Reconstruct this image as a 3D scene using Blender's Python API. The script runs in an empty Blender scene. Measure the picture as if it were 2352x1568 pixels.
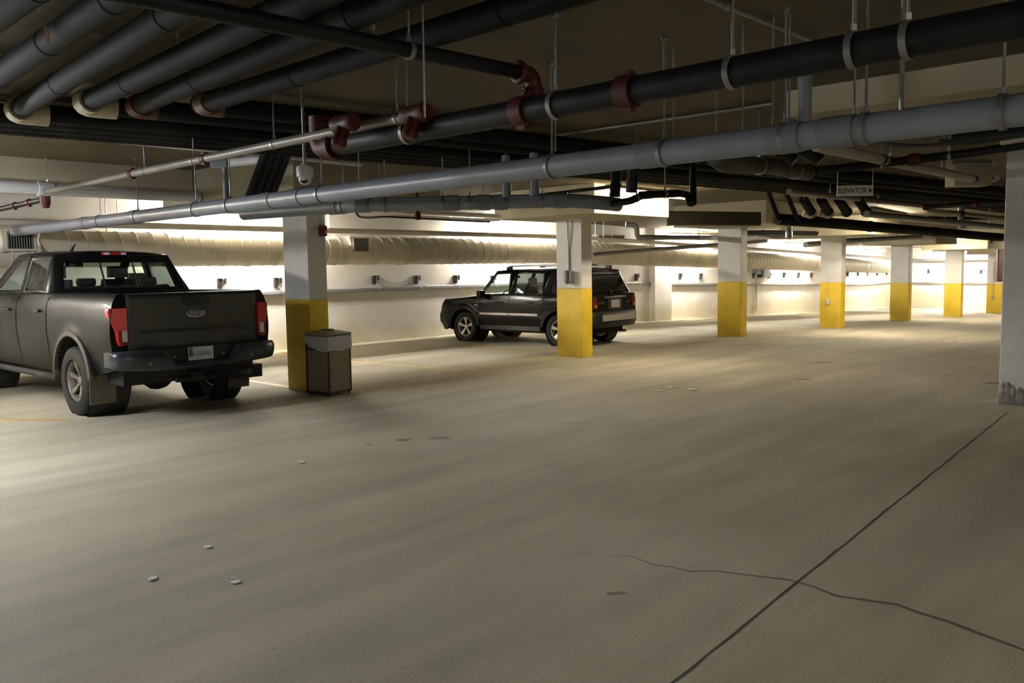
import bpy, math, random
from mathutils import Vector, Matrix
random.seed(7)
SC = bpy.context.scene
COL = SC.collection
PI = math.pi
V3 = Vector

# ------------------------------------------------------------------ camera model (surveyed from the photograph)
F, PIT, ROL, CH = 1960.0, .0855, .015, 1.645
TH = .752
ST, CT = math.sin(TH), math.cos(TH)
def g(u):                                   # the deck falls gently towards the far end
    u = (u-18)
    if u <= -1: return 0.0
    if u < 1: u = (u+1)**2/4
    return -.0255*min(24., u)
def ray(px, py):
    a, b = px-1176, py-784
    cr, sr = math.cos(ROL), math.sin(ROL)
    x = cr*a - sr*b; y = sr*a + cr*b
    c, s = math.cos(PIT), math.sin(PIT)
    return V3((x, F*c - y*s, -F*s - y*c))
O = V3((0, 0, CH))
def at(px, py, z=0):   r = ray(px, py); return O + r*((z-CH)/r.z)
def atv(px, py, v):    r = ray(px, py); return O + r*(v/(-r.x*CT + r.y*ST))
def atu(px, py, u):    r = ray(px, py); return O + r*(u/(r.x*ST + r.y*CT))
def atY(px, py, Y):    r = ray(px, py); return O + r*(Y/r.y)
def UV(p): return (p.x*ST + p.y*CT, -p.x*CT + p.y*ST)
def W(u, v, z=0.0, ramp=False): return V3((u*ST - v*CT, u*CT + v*ST, z + (g(u) if ramp else 0)))
def onfloor(px, py):
    z = 0.0
    for _ in range(25):
        p = at(px, py, z); z = g(UV(p)[0])
    return V3((p.x, p.y, z))

# ------------------------------------------------------------------ materials
def newmat(name):
    m = bpy.data.materials.new(name); m.use_nodes = True
    nt = m.node_tree; b = nt.nodes['Principled BSDF']
    return m, nt, b
def mat(name, col, rough=.6, metal=0., var=0., scale=6., bump=0., bscale=60., coat=0., col2=None, alpha=1, trans=0., spec=None):
    m, nt, b = newmat(name)
    b.inputs['Base Color'].default_value = (*col, 1)
    b.inputs['Roughness'].default_value = rough
    b.inputs['Metallic'].default_value = metal
    if coat: b.inputs['Coat Weight'].default_value = coat; b.inputs['Coat Roughness'].default_value = .06
    if trans: b.inputs['Transmission Weight'].default_value = trans
    if alpha < 1: b.inputs['Alpha'].default_value = alpha
    if spec is not None: b.inputs['Specular IOR Level'].default_value = spec
    tc = nt.nodes.new('ShaderNodeTexCoord')
    if var or col2:
        n = nt.nodes.new('ShaderNodeTexNoise'); n.inputs['Scale'].default_value = scale; n.inputs['Detail'].default_value = 6
        nt.links.new(tc.outputs['Object'], n.inputs['Vector'])
        r = nt.nodes.new('ShaderNodeValToRGB')
        r.color_ramp.elements[0].position = .35; r.color_ramp.elements[1].position = .68
        c2 = col2 or tuple(max(0, c*(1-var)) for c in col)
        r.color_ramp.elements[0].color = (*c2, 1); r.color_ramp.elements[1].color = (*col, 1)
        nt.links.new(n.outputs['Fac'], r.inputs['Fac']); nt.links.new(r.outputs['Color'], b.inputs['Base Color'])
    if bump:
        n2 = nt.nodes.new('ShaderNodeTexNoise'); n2.inputs['Scale'].default_value = bscale; n2.inputs['Detail'].default_value = 4
        nt.links.new(tc.outputs['Object'], n2.inputs['Vector'])
        bp = nt.nodes.new('ShaderNodeBump'); bp.inputs['Strength'].default_value = bump; bp.inputs['Distance'].default_value = .01
        nt.links.new(n2.outputs['Fac'], bp.inputs['Height']); nt.links.new(bp.outputs['Normal'], b.inputs['Normal'])
    return m
def glassmat(name, tint, rough=.02, ior=1.5):
    m, nt, b = newmat(name)
    nt.nodes.remove(b)
    out = nt.nodes['Material Output']
    tr = nt.nodes.new('ShaderNodeBsdfTransparent'); tr.inputs['Color'].default_value = (*tint, 1)
    gl = nt.nodes.new('ShaderNodeBsdfGlossy'); gl.inputs['Roughness'].default_value = rough; gl.inputs['Color'].default_value = (.9, .9, .95, 1)
    lw = nt.nodes.new('ShaderNodeLayerWeight'); lw.inputs['Blend'].default_value = .5
    pw = nt.nodes.new('ShaderNodeMath'); pw.operation = 'POWER'; pw.inputs[1].default_value = 4; nt.links.new(lw.outputs['Facing'], pw.inputs[0])
    fr = nt.nodes.new('ShaderNodeMath'); fr.operation = 'MULTIPLY_ADD'; fr.inputs[1].default_value = .7; fr.inputs[2].default_value = (ior-1)**2/(ior+1)**2*2; nt.links.new(pw.outputs[0], fr.inputs[0])
    mx = nt.nodes.new('ShaderNodeMixShader')
    nt.links.new(fr.outputs[0], mx.inputs[0]); nt.links.new(tr.outputs[0], mx.inputs[1]); nt.links.new(gl.outputs[0], mx.inputs[2])
    nt.links.new(mx.outputs[0], out.inputs['Surface'])
    return m
def emimat(name, col, s):
    m, nt, b = newmat(name)
    b.inputs['Base Color'].default_value = (*col, 1)
    b.inputs['Emission Color'].default_value = (*col, 1); b.inputs['Emission Strength'].default_value = s
    return m

def floormat():
    m, nt, b = newmat('floor_concrete'); N = nt.nodes; L = nt.links
    tc = N.new('ShaderNodeTexCoord')
    def noise(scale, det=5, vec=None, rough=.55):
        n = N.new('ShaderNodeTexNoise'); n.inputs['Scale'].default_value = scale; n.inputs['Detail'].default_value = det
        n.inputs['Roughness'].default_value = rough
        L.new(vec or tc.outputs['Object'], n.inputs['Vector']); return n
    def ramp(n, a, c1, bb, c2):
        r = N.new('ShaderNodeValToRGB'); e = r.color_ramp.elements
        e[0].position = a; e[0].color = (*c1, 1); e[1].position = bb; e[1].color = (*c2, 1)
        L.new(n.outputs['Fac'], r.inputs['Fac']); return r
    def mix(mode, fac, a, c):
        x = N.new('ShaderNodeMix'); x.data_type = 'RGBA'; x.blend_type = mode
        x.inputs[0].default_value = fac; L.new(a, x.inputs[6]); L.new(c, x.inputs[7]); return x.outputs[2]
    big = ramp(noise(.28, 4), .38, (.43, .395, .30), .66, (.56, .52, .42))
    mp = N.new('ShaderNodeMapping'); mp.inputs['Rotation'].default_value = (0, 0, -.12); mp.inputs['Scale'].default_value = (.22, 2.0, 1)
    L.new(tc.outputs['Object'], mp.inputs['Vector'])
    st = ramp(noise(1.3, 5, mp.outputs[0]), .36, (.83, .84, .83), .62, (1.04, 1.03, 1.0))
    mp2 = N.new('ShaderNodeMapping'); mp2.inputs['Rotation'].default_value = (0, 0, (PI/2-TH)-.05); mp2.inputs['Scale'].default_value = (.3, 1.6, 1)
    L.new(tc.outputs['Object'], mp2.inputs['Vector'])
    st2 = ramp(noise(.8, 4, mp2.outputs[0]), .40, (.80, .80, .78), .60, (1., 1., 1.))
    fine = ramp(noise(55, 3), .3, (.86, .86, .86), .6, (1.03, 1.03, 1.03))
    v = N.new('ShaderNodeTexVoronoi'); v.inputs['Scale'].default_value = 9; v.inputs['Randomness'].default_value = 1
    L.new(tc.outputs['Object'], v.inputs['Vector'])
    r = N.new('ShaderNodeValToRGB'); r.color_ramp.elements[0].position = .035; r.color_ramp.elements[0].color = (.35, .32, .3, 1)
    r.color_ramp.elements[1].position = .075; r.color_ramp.elements[1].color = (1, 1, 1, 1); L.new(v.outputs['Distance'], r.inputs['Fac'])
    c = mix('MULTIPLY', 1, big.outputs[0], st.outputs[0]); c = mix('MULTIPLY', .8, c, st2.outputs[0])
    c = mix('MULTIPLY', 1, c, fine.outputs[0]); c = mix('MULTIPLY', .45, c, r.outputs[0])
    L.new(c, b.inputs['Base Color'])
    rr = N.new('ShaderNodeMapRange'); rr.inputs['To Min'].default_value = .60; rr.inputs['To Max'].default_value = .8
    L.new(st.outputs[0], rr.inputs[0]); L.new(rr.outputs[0], b.inputs['Roughness'])
    bp = N.new('ShaderNodeBump'); bp.inputs['Strength'].default_value = .12; bp.inputs['Distance'].default_value = .004
    L.new(fine.outputs[0], bp.inputs['Height']); L.new(bp.outputs[0], b.inputs['Normal'])
    return m
def wallmat(name, z0ramp=False):
    m, nt, b = newmat(name); N = nt.nodes; L = nt.links
    tc = N.new('ShaderNodeTexCoord'); sp = N.new('ShaderNodeSeparateXYZ'); L.new(tc.outputs['Object'], sp.inputs[0])
    n = N.new('ShaderNodeTexNoise'); n.inputs['Scale'].default_value = .9; n.inputs['Detail'].default_value = 6; L.new(tc.outputs['Object'], n.inputs['Vector'])
    r = N.new('ShaderNodeValToRGB'); r.color_ramp.elements[0].position = .35; r.color_ramp.elements[1].position = .7
    r.color_ramp.elements[0].color = (.70, .67, .62, 1); r.color_ramp.elements[1].color = (.80, .785, .75, 1)
    L.new(n.outputs['Fac'], r.inputs['Fac'])
    # tide marks: splash dirt of its own ragged shape along the foot
    n2 = N.new('ShaderNodeTexNoise'); n2.inputs['Scale'].default_value = 1.4; n2.inputs['Detail'].default_value = 7; L.new(tc.outputs['Object'], n2.inputs['Vector'])
    ad = N.new('ShaderNodeMath'); ad.operation = 'MULTIPLY_ADD'; L.new(n2.outputs['Fac'], ad.inputs[0]); ad.inputs[1].default_value = -1.1; ad.inputs[2].default_value = .55
    ad2 = N.new('ShaderNodeMath'); ad2.operation = 'ADD'; L.new(sp.outputs['Z'], ad2.inputs[0]); L.new(ad.outputs[0], ad2.inputs[1])
    mr = N.new('ShaderNodeMapRange'); L.new(ad2.outputs[0], mr.inputs[0]); mr.inputs['From Min'].default_value = .0; mr.inputs['From Max'].default_value = .42
    mr.inputs['To Min'].default_value = .75; mr.inputs['To Max'].default_value = 0.
    mx = N.new('ShaderNodeMix'); mx.data_type = 'RGBA'; L.new(mr.outputs[0], mx.inputs[0]); L.new(r.outputs[0], mx.inputs[6]); mx.inputs[7].default_value = (.58, .51, .33, 1)
    # formwork joints
    L.new(mx.outputs[2], b.inputs['Base Color']); b.inputs['Roughness'].default_value = .6
    bp = N.new('ShaderNodeBump'); bp.inputs['Strength'].default_value = .3; bp.inputs['Distance'].default_value = .01
    n3 = N.new('ShaderNodeTexNoise'); n3.inputs['Scale'].default_value = 8; L.new(tc.outputs['Object'], n3.inputs['Vector'])
    L.new(n3.outputs['Fac'], bp.inputs['Height']); L.new(bp.outputs[0], b.inputs['Normal'])
    return m

M = {}
M['floor'] = floormat()
M['wall'] = wallmat('painted_wall')
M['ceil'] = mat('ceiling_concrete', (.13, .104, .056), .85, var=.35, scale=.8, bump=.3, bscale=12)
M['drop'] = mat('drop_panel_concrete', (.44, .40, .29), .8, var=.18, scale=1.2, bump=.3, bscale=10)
M['white'] = mat('column_white_paint', (.76, .76, .78), .55, var=.1, scale=3, bump=.15, bscale=25)
M['yellow'] = mat('yellow_paint', (.86, .62, .045), .5, var=.12, scale=4, bump=.15, bscale=25, col2=(.74, .53, .045))
M['peel'] = mat('peeling_white_paint', (.82, .82, .83), .6, scale=5, bump=.3, bscale=18, col2=(.72, .72, .71))
M['line'] = mat('line_paint', (.66, .46, .17), .6, var=.3, scale=12)
M['blueline'] = mat('blue_paint', (.16, .28, .42), .6, var=.3, scale=8)
M['joint'] = mat('joint_dark', (.035, .03, .022), .8)
M['crack'] = mat('crack_dark', (.12, .105, .08), .9)
M['stain'] = mat('stain', (.17, .14, .09), .6, var=.3, scale=20)
M['pvc'] = mat('grey_pvc', (.26, .28, .33), .38, var=.12, scale=5)
M['pvc_lab'] = mat('pvc_coupling', (.20, .215, .25), .4)
M['pvcw'] = mat('white_pvc', (.80, .80, .86), .35, var=.06, scale=4)
M['blackpipe'] = mat('black_pipe', (.012, .012, .014), .5, var=.3, scale=8, spec=.3)
M['insul'] = mat('black_insulation', (.011, .011, .012), .8, var=.3, scale=6, bump=.15, bscale=30, spec=.2)
M['fibre'] = mat('fibreglass_wrap', (.50, .46, .34), .9, var=.35, scale=14, bump=.5, bscale=40)
M['redfit'] = mat('red_fitting', (.085, .008, .005), .55, var=.3, scale=20)
M['steel'] = mat('galvanised_steel', (.34, .34, .35), .4, metal=.7, var=.15, scale=20)
M['duct'] = mat('painted_duct', (.72, .68, .58), .5, var=.08, scale=3)
M['grille'] = mat('grille_grey', (.30, .29, .26), .5)
M['dark'] = mat('dark_void', (.02, .02, .02), .8)
M['rail'] = mat('grey_rail', (.25, .25, .26), .4, var=.1, scale=5)
M['tube'] = emimat('lamp_tube', (1.0, .87, .64), 26)
M['tubew'] = emimat('wall_lamp_tube', (1.0, .93, .82), 70)
M['tubed'] = emimat('dim_lamp_tube', (1.0, .86, .62), 12)
M['tubel'] = emimat('bright_lamp_tube', (.93, .96, 1.0), 56)
M['tubefill'] = emimat('added_fill_tube', (1.0, .93, .80), 16)  # tubes of the added fill lamp behind the viewer
M['tubec'] = emimat('cool_lamp_tube', (.92, .95, 1.0), 36)
M['fixture'] = mat('fixture_enamel', (.72, .70, .64), .4)
M['black'] = mat('black_plastic', (.02, .02, .02), .45)
M['camwhite'] = mat('camera_housing', (.62, .62, .64), .4)
M['sign'] = mat('sign_panel', (.72, .72, .70), .5)
M['ink'] = mat('sign_ink', (.02, .02, .02), .6)
M['paper'] = mat('paper', (.75, .75, .80), .7)
M['beige'] = mat('tan_pipe', (.42, .37, .28), .55, var=.15, scale=8)
# cars
M['tpaint'] = mat('truck_paint', (.004, .004, .006), .42, var=0, coat=.06, col2=(.009, .0085, .008), scale=1.6, spec=.13)
M['tgate'] = mat('dusty_tailgate_paint', (.040, .040, .039), .5, coat=.1, col2=(.062, .060, .052), scale=2.2)
M['dust'] = mat('dusty_trim', (.09, .08, .06), .7, var=.3, scale=6)
M['flap'] = mat('dusty_rubber', (.15, .14, .105), .8, col2=(.08, .065, .045), scale=5)
M['rubber'] = mat('tyre_rubber', (.013, .012, .011), .8, var=.3, scale=20)
M['bump'] = mat('dark_bumper', (.075, .085, .10), .3, metal=.6, var=.3, scale=4)
M['red'] = mat('red_lens', (.62, .02, .015), .35, coat=.2, var=.35, scale=14)
M['redd'] = mat('dark_red_lens', (.28, .01, .012), .15, coat=1)
M['clear'] = mat('clear_lens', (.75, .75, .75), .12, coat=1)
M['chrome'] = mat('chrome', (.75, .76, .80), .12, metal=1)
M['alloy'] = mat('alloy_wheel', (.72, .70, .68), .35, metal=.5, var=.15, scale=10)
M['alloyd'] = mat('dusty_alloy_wheel', (.27, .24, .20), .5, metal=.5, var=.35, scale=10)
M['plate'] = mat('licence_plate', (.62, .66, .66), .4, col2=(.50, .56, .66), scale=9)
M['under'] = mat('underbody', (.012, .011, .010), .8)
M['seat'] = mat('seat_fabric', (.018, .018, .022), .85)
M['jpaint'] = mat('black_paint', (.004, .004, .005), .22, coat=.12, spec=.2)
M['jtrim'] = mat('black_trim', (.020, .020, .021), .5)
M['silver'] = mat('silver_trim', (.50, .48, .46), .35, metal=.3)
M['amber'] = mat('amber_lens', (.85, .28, .03), .25, coat=1)
M['oval'] = mat('emblem_blue', (.10, .12, .20), .3, coat=.6)
M['glass'] = glassmat('tinted_glass', (.80, .90, .86))
M['privacy'] = glassmat('privacy_glass', (.12, .14, .14), ior=1.25)
M['agg'] = mat('pebble_panel', (.42, .36, .25), .85, col2=(.15, .12, .085), scale=55, bump=.6, bscale=90)
M['bin'] = mat('brown_bin_frame', (.045, .032, .032), .45)
M['binlid'] = mat('bin_lid', (.32, .30, .24), .5, var=.2, scale=10)
M['bag'] = mat('bin_liner', (.80, .80, .90), .35, alpha=.68, bump=.5, bscale=18)
M['copper'] = mat('copper_wire', (.65, .35, .18), .4)

# ------------------------------------------------------------------ mesh builder
def ortho(d):
    d = d.normalized()
    a = V3((0, 0, 1)) if abs(d.z) < .9 else V3((1, 0, 0))
    x = a.cross(d).normalized(); y = d.cross(x).normalized()
    return x, y
class MB:
    def __init__(s): s.v = []; s.f = []; s.mi = []; s.cur = 0
    def add(s, vs, fs):
        o = len(s.v); s.v += [tuple(v) for v in vs]
        for f in fs: s.f.append(tuple(i+o for i in f)); s.mi.append(s.cur)
        return s
    def box(s, a, b, Mx=None):
        x0, y0, z0 = a; x1, y1, z1 = b
        vs = [V3(p) for p in ((x0,y0,z0),(x1,y0,z0),(x1,y1,z0),(x0,y1,z0),(x0,y0,z1),(x1,y0,z1),(x1,y1,z1),(x0,y1,z1))]
        if Mx: vs = [Mx @ v for v in vs]
        return s.add(vs, [(0,3,2,1),(4,5,6,7),(0,1,5,4),(1,2,6,5),(2,3,7,6),(3,0,4,7)])
    def hexa(s, b, t):                        # bottom quad and top quad
        return s.add(list(b)+list(t), [(0,3,2,1),(4,5,6,7),(0,1,5,4),(1,2,6,5),(2,3,7,6),(3,0,4,7)])
    def uvbox(s, u0, u1, v0, v1, z0, z1, ramp=False):
        q = [(u0,v0),(u1,v0),(u1,v1),(u0,v1)]
        q = [(u0,v0),(u0,v1),(u1,v1),(u1,v0)]
        q.reverse()
        return s.hexa([W(a,b,z0,ramp) for a,b in q], [W(a,b,z1,ramp) for a,b in q])
    def tube(s, pts, r, n=14, caps=True, close=False):
        pts = [V3(p) for p in pts]
        rs = r if isinstance(r, (list, tuple)) else [r]*len(pts)
        vs = []; N = len(pts); X = None
        for i, p in enumerate(pts):
            d = (pts[min(i+1, N-1)]-pts[max(i-1, 0)]).normalized()
            if X is None: X, Y = ortho(d)
            else:
                X = (X - d*X.dot(d)).normalized(); Y = d.cross(X).normalized()
            k = 1.0
            if 0 < i < N-1:
                c = (pts[i]-pts[i-1]).normalized().dot((pts[i+1]-pts[i]).normalized())
                k = 1/max(.5, math.sqrt(max(.01, (1+c)/2)))
            for j in range(n):
                a = 2*PI*j/n; vs.append(p + (X*math.cos(a)+Y*math.sin(a))*rs[i])
        fs = [(i*n+j, i*n+(j+1)%n, (i+1)*n+(j+1)%n, (i+1)*n+j) for i in range(N-1) for j in range(n)]
        if caps: fs += [tuple(range(n-1, -1, -1)), tuple(range((N-1)*n, N*n))]
        return s.add(vs, fs)
    def cyl(s, a, b, r, n=14): return s.tube([a, b], r, n)
    def torus(s, c, ax, R, r, n=20, m=8, a0=0, a1=2*PI):
        X, Y = ortho(V3(ax)); c = V3(c)
        full = abs(a1-a0-2*PI) < 1e-4
        k = n if full else n+1
        pts = [c+(X*math.cos(a0+(a1-a0)*i/n)+Y*math.sin(a0+(a1-a0)*i/n))*R for i in range(k)]
        A = V3(ax).normalized(); vs = []
        for p in pts:
            d = (p-c).normalized()
            for j in range(m):
                t = 2*PI*j/m; vs.append(p + d*math.cos(t)*r + A*math.sin(t)*r)
        fs = [(i*m+j, ((i+1)%k)*m+j, ((i+1)%k)*m+(j+1)%m, i*m+(j+1)%m) for i in range(n) for j in range(m)]
        return s.add(vs, fs)
    def lathe(s, prof, c, ax, n=32, close=False):
        X, Y = ortho(V3(ax)); A = V3(ax).normalized(); c = V3(c); vs = []
        for r, h in prof:
            for j in range(n):
                a = 2*PI*j/n; vs.append(c + A*h + (X*math.cos(a)+Y*math.sin(a))*r)
        K = len(prof)
        fs = [(i*n+j, i*n+(j+1)%n, (i+1)*n+(j+1)%n, (i+1)*n+j) for i in range(K-1) for j in range(n)]
        if close: fs += [((K-1)*n+j, (K-1)*n+(j+1)%n, (j+1)%n, j) for j in range(n)]
        return s.add(vs, fs)
    def grid(s, rows, flip=False):
        n = len(rows[0]); vs = [p for r in rows for p in r]
        fs = []
        for i in range(len(rows)-1):
            for j in range(n-1):
                q = (i*n+j, i*n+j+1, (i+1)*n+j+1, (i+1)*n+j)
                fs.append(q[::-1] if flip else q)
        return s.add(vs, fs)
    def loft(s, secs, capa=True, capb=True, closed=True):
        n = len(secs[0]); vs = [p for r in secs for p in r]; fs = []
        m = n if closed else n-1
        for i in range(len(secs)-1):
            for j in range(m):
                fs.append((i*n+j, i*n+(j+1)%n, (i+1)*n+(j+1)%n, (i+1)*n+j))
        if capa: fs.append(tuple(range(n-1, -1, -1)))
        if capb: fs.append(tuple(range((len(secs)-1)*n, len(secs)*n)))
        return s.add(vs, fs)
    def prism(s, poly, vec):
        n = len(poly); poly = [V3(p) for p in poly]; vec = V3(vec)
        return s.add(poly+[p+vec for p in poly], [tuple(range(n-1, -1, -1)), tuple(range(n, 2*n))]+[(i, (i+1) % n, n+(i+1) % n, n+i) for i in range(n)])
    def frame(s, outer, inner):               # ring between two outlines of equal length
        n = len(outer)
        return s.add(list(outer)+list(inner), [(i, (i+1) % n, n+(i+1) % n, n+i) for i in range(n)])
    def poly(s, pts): return s.add(pts, [tuple(range(len(pts)))])
    def xf(s, Mx): s.v = [tuple(Mx @ V3(v)) for v in s.v]; return s
    def build(s, name, m, parent=None, origin=None, bevel=0, solid=0, ang=38, seg=2):
        o3 = V3(origin) if origin is not None else V3((0, 0, 0))
        base = V3((0, 0, 0))
        if parent is not None and origin is None and '_org' in parent: base = V3(parent['_org'])
        vs = [tuple(V3(v)-o3-base) for v in s.v]
        me = bpy.data.meshes.new(name); me.from_pydata(vs, [], s.f)
        ms = m if isinstance(m, (list, tuple)) else [m]
        for x in ms: me.materials.append(x)
        if len(ms) > 1: me.polygons.foreach_set('material_index', s.mi)
        import bmesh
        bm = bmesh.new(); bm.from_mesh(me); bmesh.ops.remove_doubles(bm, verts=bm.verts, dist=1e-5)
        bmesh.ops.recalc_face_normals(bm, faces=bm.faces); bm.to_mesh(me); bm.free()
        me.polygons.foreach_set('use_smooth', [True]*len(me.polygons)); me.set_sharp_from_angle(angle=math.radians(ang))
        o = bpy.data.objects.new(name, me); COL.objects.link(o)
        if parent is not None: o.parent = parent
        if origin is not None: o.location = o3
        if solid:
            md = o.modifiers.new('s', 'SOLIDIFY'); md.thickness = solid; md.offset = -1
        if bevel:
            md = o.modifiers.new('b', 'BEVEL'); md.width = bevel; md.segments = seg; md.limit_method = 'ANGLE'; md.angle_limit = math.radians(40)
        return o
def tag(o, label, cat, group=None, kind=None):
    if label: o['label'] = label
    if cat: o['category'] = cat
    if group: o['group'] = group
    if kind: o['kind'] = kind
    return o
def thing(name, label, cat, loc=(0, 0, 0), rz=0, group=None):
    o = bpy.data.objects.new(name, None); COL.objects.link(o); o.location = loc; o.rotation_euler = (0, 0, rz)
    o.empty_display_size = .2
    return tag(o, label, cat, group)
def struct(name, mb, m, **k):
    o = mb.build(name, m, **k); o['kind'] = 'structure'; return o
def text(name, string, size, m, parent, loc, rot, ext=.001, sx=1., align='CENTER', shear=0):
    cu = bpy.data.curves.new(name, 'FONT'); cu.body = string; cu.size = size; cu.extrude = ext
    cu.align_x = align; cu.align_y = 'CENTER'; cu.shear = shear
    t = bpy.data.objects.new(name, cu); COL.objects.link(t)
    dg = bpy.context.evaluated_depsgraph_get()
    me = bpy.data.meshes.new_from_object(t.evaluated_get(dg)); COL.objects.unlink(t); bpy.data.objects.remove(t)
    for v in me.vertices: v.co.x *= sx
    me.materials.clear(); me.materials.append(m)
    o = bpy.data.objects.new(name, me); COL.objects.link(o); o.parent = parent; o.location = loc; o.rotation_euler = rot
    return o
def fillet(pts, r, n=5):
    pts = [V3(p) for p in pts]; out = [pts[0]]
    for i in range(1, len(pts)-1):
        a = (pts[i-1]-pts[i]); b = (pts[i+1]-pts[i]); k = min(r, a.length*.45, b.length*.45)
        p0 = pts[i]+a.normalized()*k; p2 = pts[i]+b.normalized()*k
        for j in range(n+1):
            t = j/n; out.append(p0*(1-t)**2+pts[i]*2*t*(1-t)+p2*t*t)
    out.append(pts[-1]); return out

# ================================================================== SHELL
U0, U1, VB, VW = -11., 46., -9., 15.8
us = [U0, -5, 0, 5, 10, 14] + [17+.25*i for i in range(9)] + [20, 24, 28, 32, 36, 40, 41.5, 42, 42.5, U1]
vs_ = [VB, -4, 0, 4, 8, 12, VW]
def sheet(z0, z1):
    b = MB()
    for z, fl in ((z0, True), (z1, False)):
        b.grid([[W(u, v, z, True) for v in vs_] for u in us], flip=fl)
    for v in (VB, VW): b.grid([[W(u, v, z0, True), W(u, v, z1, True)] for u in us])
    for u in (U0, U1): b.grid([[W(u, v, z0, True), W(u, v, z1, True)] for v in vs_])
    return b
ZC = 3.0
floor = struct('floor', sheet(-.25, 0), M['floor'])
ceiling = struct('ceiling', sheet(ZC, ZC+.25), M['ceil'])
def wallseg(name, a, b, n=1):
    mb = MB(); q = []
    (u0, v0), (u1, v1) = a, b
    th = .25
    if abs(u1-u0) > abs(v1-v0): off = (0, th if v0 > 0 else -th)
    else: off = (th if u0 > 0 else -th, 0)
    secs = []
    L = [u for u in us] if abs(u1-u0) > abs(v1-v0) else [v0, v1]
    for t in L:
        u, v = (t, v0) if abs(u1-u0) > abs(v1-v0) else (u0, t)
        secs.append([W(u, v, -.25+g(u)), W(u+off[0], v+off[1], -.25+g(u)), W(u+off[0], v+off[1], ZC+.25+g(u)), W(u, v, ZC+.25+g(u))])
    mb.loft(secs)
    return struct(name, mb, M['wall'])
wallseg('wall_back', (U0, VW), (U1, VW))
wallseg('wall_far', (U1, VB), (U1, VW))
wallseg('wall_near', (U0, VB), (U0, VW))
wallseg('wall_right', (U0, VB), (U1, VB))

# vertical joints and rust streaks on the long wall (part of the wall)
def strip_floor(name, pts, w, m, label=None, h=.0015):
    """a flat painted or cracked strip following the deck; pts in world xy; w width or list"""
    mb = MB(); L = []; R = []
    P = [V3((p.x, p.y, 0)) for p in pts]
    ws = w if isinstance(w, (list, tuple)) else [w]*len(P)
    rows = []
    for i, p in enumerate(P):
        d = (P[min(i+1, len(P)-1)]-P[max(0, i-1)]).normalized(); n = V3((-d.y, d.x, 0))
        r = []
        for s in (-1, 1):
            q = p+n*s*ws[i]/2; u, _ = UV(q); r.append(V3((q.x, q.y, g(u)+h)))
        rows.append(r)
    mb.grid(rows)
    o = mb.build(name, m, parent=floor)
    if label: o['label'] = label
    return o
def sub(p, q, n): return [p.lerp(q, i/n) for i in range(n+1)]
# stall lines (pixel ends surveyed from the photo, then laid on the deck)
for a, b, w in [((889, 787), (1279, 808), .10), ((800, 829), (1062, 851), .10), ((560, 872), (672, 890), .10), ((630, 812), (665, 815), .12),
                ((-60, 963), (160, 963), .10), ((1500, 744), (1655, 757), .10), ((1490, 764), (1640, 775), .10), ((1110, 768), (1480, 790), .09)]:
    A, B = onfloor(*a), onfloor(*b)
    strip_floor('parking_line', sub(A, B, 6), w*1.25, M['line'])
A, B = onfloor(1935, 706), onfloor(2045, 712); strip_floor('parking_line', sub(A, B, 6), .5, M['blueline'], 'blue painted line by the far wall')
A, B = onfloor(1545, 1568), onfloor(2312, 948)
A2 = A + (A-B)*.4
pts = sub(A2, B, 60)
rnd = random.Random(3)
strip_floor('expansion_joint', [p+V3((rnd.uniform(-.004, .004), rnd.uniform(-.004, .004), 0)) for p in pts], [rnd.uniform(.008, .016) for _ in pts], M['joint'])
cr = [(1300, 1268), (1380, 1275), (1450, 1277), (1500, 1297), (1540, 1301), (1585, 1312), (1640, 1310), (1700, 1318), (1760, 1325), (1810, 1331), (1862, 1345), (1920, 1368), (1990, 1378), (2060, 1388), (2110, 1407), (2180, 1428), (2250, 1455), (2352, 1493), (2440, 1520)]
strip_floor('floor_crack', [onfloor(*q) for q in cr], [.003, .003, .006, .01, .008, .009, .009, .01, .012, .014, .016, .02, .022, .024, .026, .026, .028, .02, .01], M['crack'])
def blob(px, py, rx, ry, m, name, label=None):
    c = onfloor(px, py); n = 18; rr = random.Random(px)
    ps = [V3((c.x+math.cos(2*PI*i/n)*rx*rr.uniform(.7, 1.1), c.y+math.sin(2*PI*i/n)*ry*rr.uniform(.7, 1.1), c.z+.0012)) for i in range(n)]
    o = MB().poly(ps).build(name, m, parent=floor)
    if label: o['label'] = label
for px, py, rx, ry in [(1012, 1006, .13, .07), (926, 1010, .08, .06), (1325, 968, .17, .08), (848, 1021, .04, .03), (2285, 880, .15, .10), (1890, 832, .25, .1), (1415, 1362, .06, .02), (1845, 871, .13, .08)]:
    blob(px, py, rx, ry, M['stain'], 'floor_stain')

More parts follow.
